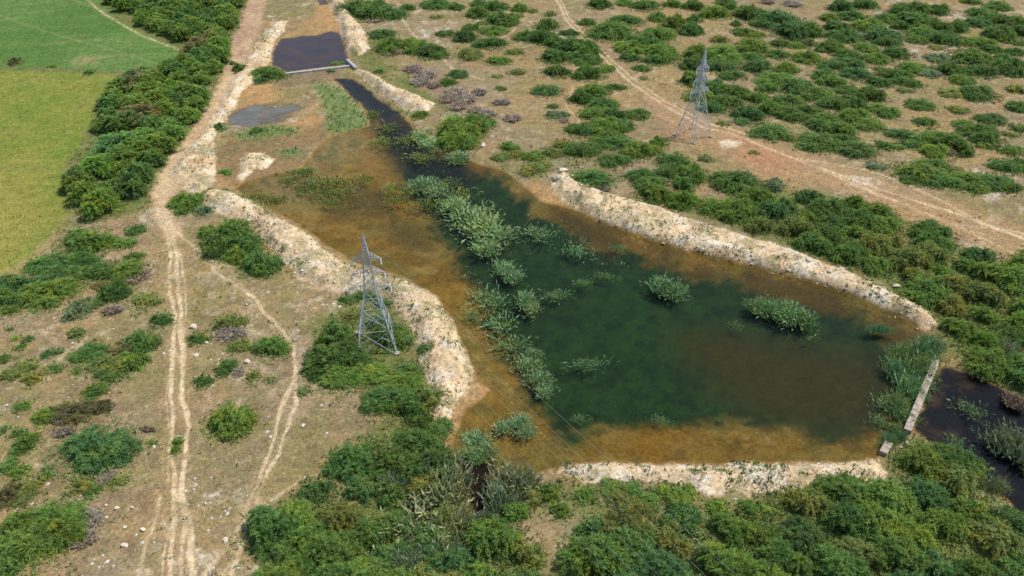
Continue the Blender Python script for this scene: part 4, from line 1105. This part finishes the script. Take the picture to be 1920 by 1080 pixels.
def floaters(n):
    x, y = scatter(n, 0, 0, 50, 260)
    keep = rng.random(n) < sample_attr(x, y, emerg)
    x, y = x[keep], y[keep]
    k = len(x)
    P = np.stack([x, y, np.full(k, 0.02)], 1)
    D = rng.normal(size=(k, 3)); D[:, 2] = np.abs(D[:, 2]) * 0.7 + 0.1; D /= np.linalg.norm(D, axis=1, keepdims=True)
    Lg = 0.25 + 0.45 * rng.random(k)
    V, T, _ = kites(P, D, Lg, Lg * 0.3, np.zeros(k))
    cols = np.array([alb(118, 132, 92), alb(98, 112, 66), alb(140, 150, 112)])[rng.integers(0, 3, k)]
    o = link("water_weed", np_mesh("water_weed", V, tris=T, mat=M_WEED, attrs={"tint": np.repeat(cols, 4, 0)}))
    tag(o, "pale green water weed breaking the pond surface", None, None, "stuff")
    return len(T)


NT += floaters(160000)


def undergrowth():
    """low leafy fringe at the feet of the bushes"""
    xs, ys_, cs, Ls = [], [], [], []
    for o, look, noun, px, py in THINGS:
        if noun not in ("bush", "shrub", "tree") or "tamarisk" in look: continue
        rad = PLANT_R.get(o.name)
        if rad is None: continue
        n = int(16 * rad * rad) + 14
        a = rng.random(n) * 6.283; q = rad * (0.55 + 0.75 * rng.random(n) ** 1.4)
        xs.append(o.location.x + np.cos(a) * q); ys_.append(o.location.y + np.sin(a) * q)
        c = np.array(PLANT_C[o.name][:3])
        mixc = np.where(rng.random((n, 1)) < 0.55, c[None], np.array(alb(112, 114, 66, k=0.9))[None])
        cs.append(mixc * (0.75 + 0.5 * rng.random((n, 1))))
    x = np.concatenate(xs); y = np.concatenate(ys_); c = np.concatenate(cs)
    wet = sample_attr(x, y, dpond) < 0.3; trk = sample_attr(x, y, np.maximum(m_rut, m_track)) > 0.4
    ok = ~wet & ~trk
    x, y, c = x[ok], y[ok], c[ok]
    z, _ = heights(x, y)
    B = 4
    P = np.repeat(np.stack([x, y, z], 1), B, 0); P[:, :2] += rng.normal(size=(len(P), 2)) * 0.18
    D = rng.normal(size=(len(P), 3)) * 0.7; D[:, 2] = np.abs(D[:, 2]) * 0.5 + 0.35
    D /= np.linalg.norm(D, axis=1, keepdims=True)
    Lg = 0.22 + 0.4 * rng.random(len(P))
    V, T, _ = kites(P, D, Lg, Lg * 0.3, np.zeros(len(P)))
    o = link("undergrowth", np_mesh("undergrowth", V, tris=T, mat=M_WEED, attrs={"tint": np.clip(np.repeat(np.repeat(c, B, 0), 4, 0), 0, .6)}))
    tag(o, "low leafy fringe growing round the feet of the bushes", None, None, "stuff")
    return len(T)


NT += undergrowth()

OCT_V = np.array([[1, 0, 0], [-1, 0, 0], [0, 1, 0], [0, -1, 0], [0, 0, 1], [0, 0, -1]], float)
OCT_F = np.array([[0, 2, 4], [2, 1, 4], [1, 3, 4], [3, 0, 4], [2, 0, 5], [1, 2, 5], [3, 1, 5], [0, 3, 5]])


def stones(name, n, dens, s0, s1, cols, label, power=3.0):
    x, y = scatter(n, 0, 0, 46, 285)
    keep = rng.random(n) < sample_attr(x, y, dens)
    x, y = x[keep], y[keep]; k = len(x)
    z, _ = heights(x, y)
    s = s0 + (s1 - s0) * rng.random(k) ** power
    V = OCT_V[None] * (0.65 + 0.6 * rng.random((k, 6, 1)))
    V = V * s[:, None, None] * np.stack([0.8 + 0.6 * rng.random(k), 0.8 + 0.6 * rng.random(k), 0.5 + 0.4 * rng.random(k)], 1)[:, None, :]
    a = rng.random(k) * 6.283
    ca, sa = np.cos(a)[:, None], np.sin(a)[:, None]
    Vx = V[..., 0] * ca - V[..., 1] * sa; Vy = V[..., 0] * sa + V[..., 1] * ca
    V = np.stack([Vx + x[:, None], Vy + y[:, None], V[..., 2] + (z + s * 0.12)[:, None]], -1).reshape(-1, 3)
    F = (OCT_F[None] + (np.arange(k) * 6)[:, None, None]).reshape(-1, 3)
    pick = np.array([alb(*c) for c in cols])[rng.integers(0, len(cols), k)] * (0.8 + 0.35 * rng.random((k, 1)))
    o = link(name, np_mesh(name, V, tris=F, mat=M_STONE, attrs={"tint": np.clip(np.repeat(pick, 6, 0), 0, .82)}))
    tag(o, label, None, None, "stuff")
    return len(F)


NT += stones("rubble", 120000, (m_berm - 0.6 * berm_m["south"]).clip(0, 1) * (0.25 + 0.5 * smooth(.4, .6, fbm(X, Y, 2.4, 231, 3))), 0.06, 0.32, [(242, 224, 190), (222, 194, 152), (240, 228, 204), (206, 176, 136)], "pale broken stones heaped on the embankments")
dens_peb = free * (1 - m_berm) * (1 - m_olive * .7) * (0.02 + 0.5 * pale + 0.2 * smooth(.6, .75, fbm(X, Y, 5, 241, 4, .65)))
NT += stones("gravel", 90000, dens_peb, 0.05, 0.28, [(224, 212, 192), (206, 192, 170), (236, 228, 214)], "small pale stones on the open ground", 3.5)


# ------------------------------------------------------------------ boulders
def boulder_mesh(seed):
    import bmesh
    r = np.random.default_rng(seed)
    bm = bmesh.new()
    bmesh.ops.create_icosphere(bm, subdivisions=2, radius=1.0)
    off = r.normal(size=(5, 3)); off /= np.linalg.norm(off, axis=1, keepdims=True)
    for v in bm.verts:
        c = np.array(v.co)
        for o_ in off:                       # flat broken faces
            d = c @ o_
            if d > 0.62: c = c - o_ * (d - 0.62) * 0.85
        c = c * (1 + r.normal() * 0.05)
        v.co = (c[0], c[1], c[2] * 0.7)
    me = bpy.data.meshes.new("boulder"); bm.to_mesh(me); bm.free()
    me.materials.append(M_ROCK)
    return me


BOULD = [boulder_mesh(960 + i) for i in range(4)]
for px, py, w in [(905, 274, 18), (362, 613, 18), (387, 642, 11), (368, 665, 11), (463, 678, 16), (288, 837, 10), (568, 797, 13), (422, 1012, 15), (185, 965, 11), (218, 952, 13), (247, 950, 10), (198, 946, 9), (233, 1022, 17), (268, 992, 14), (233, 987, 12), (462, 571, 9), (477, 214, 6), (1680, 535, 17), (1723, 563, 15), (1553, 518, 15), (1577, 508, 17), (1513, 498, 16), (1055, 325, 24), (1075, 335, 18), (1048, 340, 16), (345, 970, 8), (390, 993, 9)]:
    x, y, t = at(px, py, 0.6)
    r_ = w * t / FPX * 0.42
    o = link("boulder", BOULD[int(rng.integers(4))], None, (x, y, height(x, y) + r_ * 0.25))
    o.rotation_euler = (rng.random() * 0.5, rng.random() * 0.5, rng.random() * 6.28); o.scale = (r_, r_ * (0.7 + 0.3 * rng.random()), r_ * 0.9)
    tag(o, None, "boulder", "pale boulders on the ground")
    note(o, f"{'big' if r_ > 0.9 else 'small'} pale boulder", "boulder", px, py)


# ------------------------------------------------------------------ steel pylons
def beam_arrays(A, B, wd):
    """square-section bars from A to B"""
    A = np.asarray(A, float); B = np.asarray(B, float); n = len(A)
    D = B - A; D /= np.linalg.norm(D, axis=1, keepdims=True) + 1e-9
    rv = np.where(np.abs(D[:, 2:3]) < 0.95, [[0, 0, 1.0]], [[1.0, 0, 0]])
    S = np.cross(D, rv); S /= np.linalg.norm(S, axis=1, keepdims=True); U = np.cross(S, D)
    w2 = np.reshape(np.broadcast_to(wd, n), (-1, 1)) * 0.5
    V = np.empty((n, 8, 3), np.float32)
    for k, (a, b) in enumerate(((1, 1), (-1, 1), (-1, -1), (1, -1))):
        V[:, k] = A + S * w2 * a + U * w2 * b; V[:, 4 + k] = B + S * w2 * a + U * w2 * b
    q = np.array([[0, 1, 5, 4], [1, 2, 6, 5], [2, 3, 7, 6], [3, 0, 4, 7], [3, 2, 1, 0], [4, 5, 6, 7]])
    F = (q[None] + (np.arange(n) * 8)[:, None, None]).reshape(-1, 4)
    return V.reshape(-1, 3), F


def beams(name, segs, wd, parent, mat=M_STEEL):
    V, F = beam_arrays([s[0] for s in segs], [s[1] for s in segs], wd)
    return link(name, np_mesh(name, V, quads=F, mat=mat), parent)


def pylon(px, py, H, base, yaw, label):
    x, y, _ = at(px, py, 0.4)
    z = height(x, y)
    root = link("power_pylon", None, None, (x, y, z)); root.rotation_euler = (0, 0, yaw)
    tag(root, label, "pylon", "lattice power pylons by the pond")
    levels = [0.0, 0.2, 0.38, 0.53, 0.59, 0.65, 0.71, 0.77, 0.82]
    hw = lambda f: base / 2 * (1 - f / 0.53) + 0.72 * (f / 0.53) if f < 0.53 else 0.72 - (f - 0.53) / 0.29 * 0.30 if f < 0.82 else 0.42 * (1 - (f - 0.82) / 0.18) + 0.03
    cs = [(-1, -1), (1, -1), (1, 1), (-1, 1)]
    pt = lambda c, f: (c[0] * hw(f), c[1] * hw(f), f * H - (0.15 if f == 0 else 0))
    for c in cs:
        segs = [(pt(c, a), pt(c, b)) for a, b in ((0, 0.25), (0.25, 0.53), (0.53, 0.82))]
        beams("leg", segs, 0.13, root)
    for i in range(4):
        c0, c1 = cs[i], cs[(i + 1) % 4]
        segs = []
        for a, b in zip(levels[:-1], levels[1:]):
            segs += [(pt(c0, a), pt(c1, b)), (pt(c1, a), pt(c0, b))]
            segs.append((pt(c0, b), pt(c1, b)))
            if a < 0.3:      # secondary bracing of the splayed legs
                m = [(pt(c0, a)[k] + pt(c1, b)[k]) / 2 for k in range(3)]
                h0 = pt(c0, (a + b) / 2); h1 = pt(c1, (a + b) / 2)
                q0 = [(pt(c0, a)[k] * 0.75 + pt(c1, b)[k] * 0.25) for k in range(3)]
                q1 = [(pt(c1, a)[k] * 0.75 + pt(c0, b)[k] * 0.25) for k in range(3)]
                segs += [(h0, q0), (h1, q1), (h0, [(pt(c0, b)[k] * 0.75 + pt(c1, a)[k] * 0.25) for k in range(3)]), (h1, [(pt(c1, b)[k] * 0.75 + pt(c0, a)[k] * 0.25) for k in range(3)])]
        beams("bracing", segs, 0.05, root)
    pk = [(pt(c, 0.82), (0, 0, H)) for c in cs]
    for a, b in ((0.82, 0.87), (0.87, 0.92), (0.92, 0.96)):
        for i in range(4):
            pk.append((pt(cs[i], a), pt(cs[(i + 1) % 4], b))); pk.append((pt(cs[i], b), pt(cs[(i + 1) % 4], b)))
    beams("earth_peak", pk, 0.10, root)
    tips = []
    for f, L in ((0.53, 2.8), (0.655, 2.3), (0.78, 2.1)):
        for sx in (-1, 1):
            w0 = hw(f); zt = f * H; tip = (sx * (w0 + L - 0.6), 0, zt + 0.1)
            up = f + 0.055
            segs = [((sx * w0, -w0, zt), tip), ((sx * w0, w0, zt), tip), ((sx * hw(up), -hw(up), up * H), tip), ((sx * hw(up), hw(up), up * H), tip)]
            for t in (0.25, 0.5, 0.75):
                lo0 = [segs[0][0][k] * (1 - t) + tip[k] * t for k in range(3)]; lo1 = [segs[1][0][k] * (1 - t) + tip[k] * t for k in range(3)]
                u0 = [segs[2][0][k] * (1 - t) + tip[k] * t for k in range(3)]; u1 = [segs[3][0][k] * (1 - t) + tip[k] * t for k in range(3)]
                segs += [(lo0, lo1), (lo0, u0), (lo1, u1), (lo0, u1)]
            beams("cross_arm", segs, 0.055, root)
            # insulator string under the tip
            import bmesh
            bm = bmesh.new()
            for d in range(7):
                bmesh.ops.create_cone(bm, cap_ends=True, segments=8, radius1=0.12, radius2=0.07, depth=0.1, matrix=Matrix.Translation((tip[0], tip[1], tip[2] - 0.18 - d * 0.13)))
            bmesh.ops.create_cone(bm, cap_ends=True, segments=5, radius1=0.025, radius2=0.025, depth=1.1, matrix=Matrix.Translation((tip[0], tip[1], tip[2] - 0.52)))
            me = bpy.data.meshes.new("insulator"); bm.to_mesh(me); bm.free(); me.materials.append(M_INS)
            link("insulator", me, root)
            tips.append((sx, f, (tip[0], tip[1], tip[2] - 1.08)))
    # concrete feet
    for c in cs:
        bm = bmesh.new(); bmesh.ops.create_cube(bm, size=1.0)
        bmesh.ops.scale(bm, vec=(0.7, 0.7, 0.6), verts=bm.verts); bmesh.ops.bevel(bm, geom=bm.edges[:], offset=0.05, segments=1)
        bmesh.ops.translate(bm, vec=(c[0] * base / 2, c[1] * base / 2, -0.05), verts=bm.verts)
        me = bpy.data.meshes.new("footing"); bm.to_mesh(me); bm.free(); me.materials.append(M_CONC)
        link("footing", me, root)
    M = Matrix.Translation((x, y, z)) @ Matrix.Rotation(yaw, 4, 'Z')
    return root, [(sx, f, M @ Vector(t)) for sx, f, t in tips], M @ Vector((0, 0, H))


near_p, near_tips, near_top = pylon(707.5, 645, 19.3, 5.7, math.radians(9), "silver lattice pylon standing among bushes beside the pale pond bank")
far_p, far_tips, far_top = pylon(1299, 255, 20.0, 5.6, math.radians(38), "silver lattice pylon standing beside the reddish dirt road on the plain")

# cables from the near pylon towards the next one, out of the picture
line_dir = Vector((26.6, -34.6, 0)).normalized()
SPAN = 190.0


def cable(a, b, sag, label):
    n = 48
    P = []
    for i in range(n + 1):
        t = i / n
        p = a.lerp(b, t); p.z -= 4 * sag * t * (1 - t)
        P.append(p)
    A = [tuple(p) for p in P[:-1]]; B = [tuple(p) for p in P[1:]]
    V, F = beam_arrays(A, B, 0.009)
    o = link("power_cable", np_mesh("power_cable", V, quads=F, mat=M_CABLE))
    tag(o, label, "cable", "cables of the near power line")


nm_h = {0.53: "lowest", 0.655: "middle", 0.78: "top"}
for sx, f, p in near_tips:
    cable(p, p + line_dir * SPAN, 3.2, f"thin power cable hung from the {nm_h[f]} {'pond-side' if sx > 0 else 'landward'} arm of the bank pylon")
cable(near_top, near_top + line_dir * SPAN, 2.2, "thin earth wire running from the peak of the bank pylon over the shallows")


# ------------------------------------------------------------------ weir walls
def block(name, p, d, n, L, W, z0, z1, mat, parent, bev=0.03, jit=0.015):
    import bmesh
    bm = bmesh.new(); bmesh.ops.create_cube(bm, size=1.0)
    bmesh.ops.scale(bm, vec=(L, W, z1 - z0), verts=bm.verts)
    bmesh.ops.bevel(bm, geom=bm.edges[:], offset=bev, segments=2, affect='EDGES')
    bmesh.ops.subdivide_edges(bm, edges=[e for e in bm.edges if e.calc_length() > 0.6], cuts=2, use_grid_fill=True)
    for v in bm.verts:
        v.co += Vector((rng.normal() * jit, rng.normal() * jit, rng.normal() * jit))
    me = bpy.data.meshes.new(name); bm.to_mesh(me); bm.free(); me.materials.append(mat)
    o = link(name, me, parent, (p[0], p[1], (z0 + z1) / 2)); o.rotation_euler = (0, 0, math.atan2(d[1], d[0]))
    return o


def wall(pa, pb, W, z0, z1, nb, mat, label, name="weir_wall", cat="wall"):
    a = Vector(at(*pa, z1)[:2]); b = Vector(at(*pb, z1)[:2])
    d = (b - a); L = d.length; d.normalize()
    mid = (a + b) / 2
    root = link(name, None, None, (mid.x, mid.y, 0.0))
    tag(root, label, cat, "concrete weir walls of the ponds")
    for i in range(nb):
        p = a + d * (L * (i + 0.5) / nb) - mid
        o = block("concrete_block", p, d, None, L / nb - 0.012, W, z0, z1 + (rng.random() - .5) * 0.06, mat, root)


wall((1757, 672), (1702, 806), 0.95, -1.3, 0.8, 4, M_CONC, "long pale concrete weir wall between the reeds and the black pool")
wall((1668, 828), (1656, 848), 0.95, -1.2, 0.65, 2, M_CONC, "short stub of concrete wall beside the end of the south bank")
wall((534, 137), (655, 123), 0.9, -1.2, 0.9, 9, M_CONC2, "grey concrete weir wall holding back the dark upper pool")
wall((651, 110), (667, 126), 0.8, -0.6, 1.3, 3, M_CONC2, "slanting grey wing wall at the end of the upper weir")

# ------------------------------------------------------------------ labels that single each thing out
LM = {"the bank pylon": (705, 655), "the roadside pylon": (1299, 255), "the upper weir": (595, 128), "the lower weir": (1730, 740), "the grey pool": (490, 215), "the track fork": (310, 400),
      "the yellow field": (70, 320), "the green field": (130, 60), "the white boulder": (905, 273), "the south bank": (1350, 890), "the dark outlet": (895, 915), "the reed islands": (1470, 580),
      "the road bend": (1440, 285), "the bare clearing": (1040, 1010), "the track tufts": (331, 832), "the purple brush": (840, 180), "the stone bank": (1350, 440), "the plain's corner": (1880, 20),
      "the road's top": (1045, 5), "the bottom corner": (15, 1065), "the black pool": (1830, 800), "the round bush": (510, 648), "the field gap": (345, 100), "the twin ruts": (1700, 360), "the low corner": (1880, 1060)}
ORD = ["first", "second", "third", "fourth", "fifth", "sixth", "seventh", "eighth", "ninth", "tenth", "eleventh", "twelfth", "thirteenth", "fourteenth", "fifteenth", "sixteenth", "seventeenth", "eighteenth", "nineteenth", "twentieth"]
lk = list(LM); lp = np.array([LM[k] for k in lk], float)
buckets = {}
for o, look, noun, px, py in THINGS:
    d = np.hypot(lp[:, 0] - px, (lp[:, 1] - py) * 1.6)
    a = int(np.argmin(d))
    va = np.array([px, py]) - lp[a]
    cost = []
    for b in range(len(lk)):
        if b == a: cost.append(9); continue
        vb = lp[b] - lp[a]
        ang = abs((math.atan2(va[1], va[0]) - math.atan2(vb[1], vb[0]) + math.pi) % (2 * math.pi) - math.pi)
        cost.append(ang + np.hypot(*vb) / 2500)
    b = int(np.argmin(cost))
    buckets.setdefault((a, b, look.split()[-1]), []).append((float(d[a]), o, look))
for (a, b, nn), lst in buckets.items():
    lst.sort(key=lambda t: t[0])
    for i, (_, o, look) in enumerate(lst):
        ordw = ORD[i] if i < len(ORD) else f"{i + 1}th"
        o["label"] = f"{look}, {ordw} such out from {lk[a]} toward {lk[b]}"
from collections import Counter
print("THINGS", Counter(o.name.split('.')[0] for o, *_ in THINGS), "stuff tris", NT, "terrain", len(QUADS))
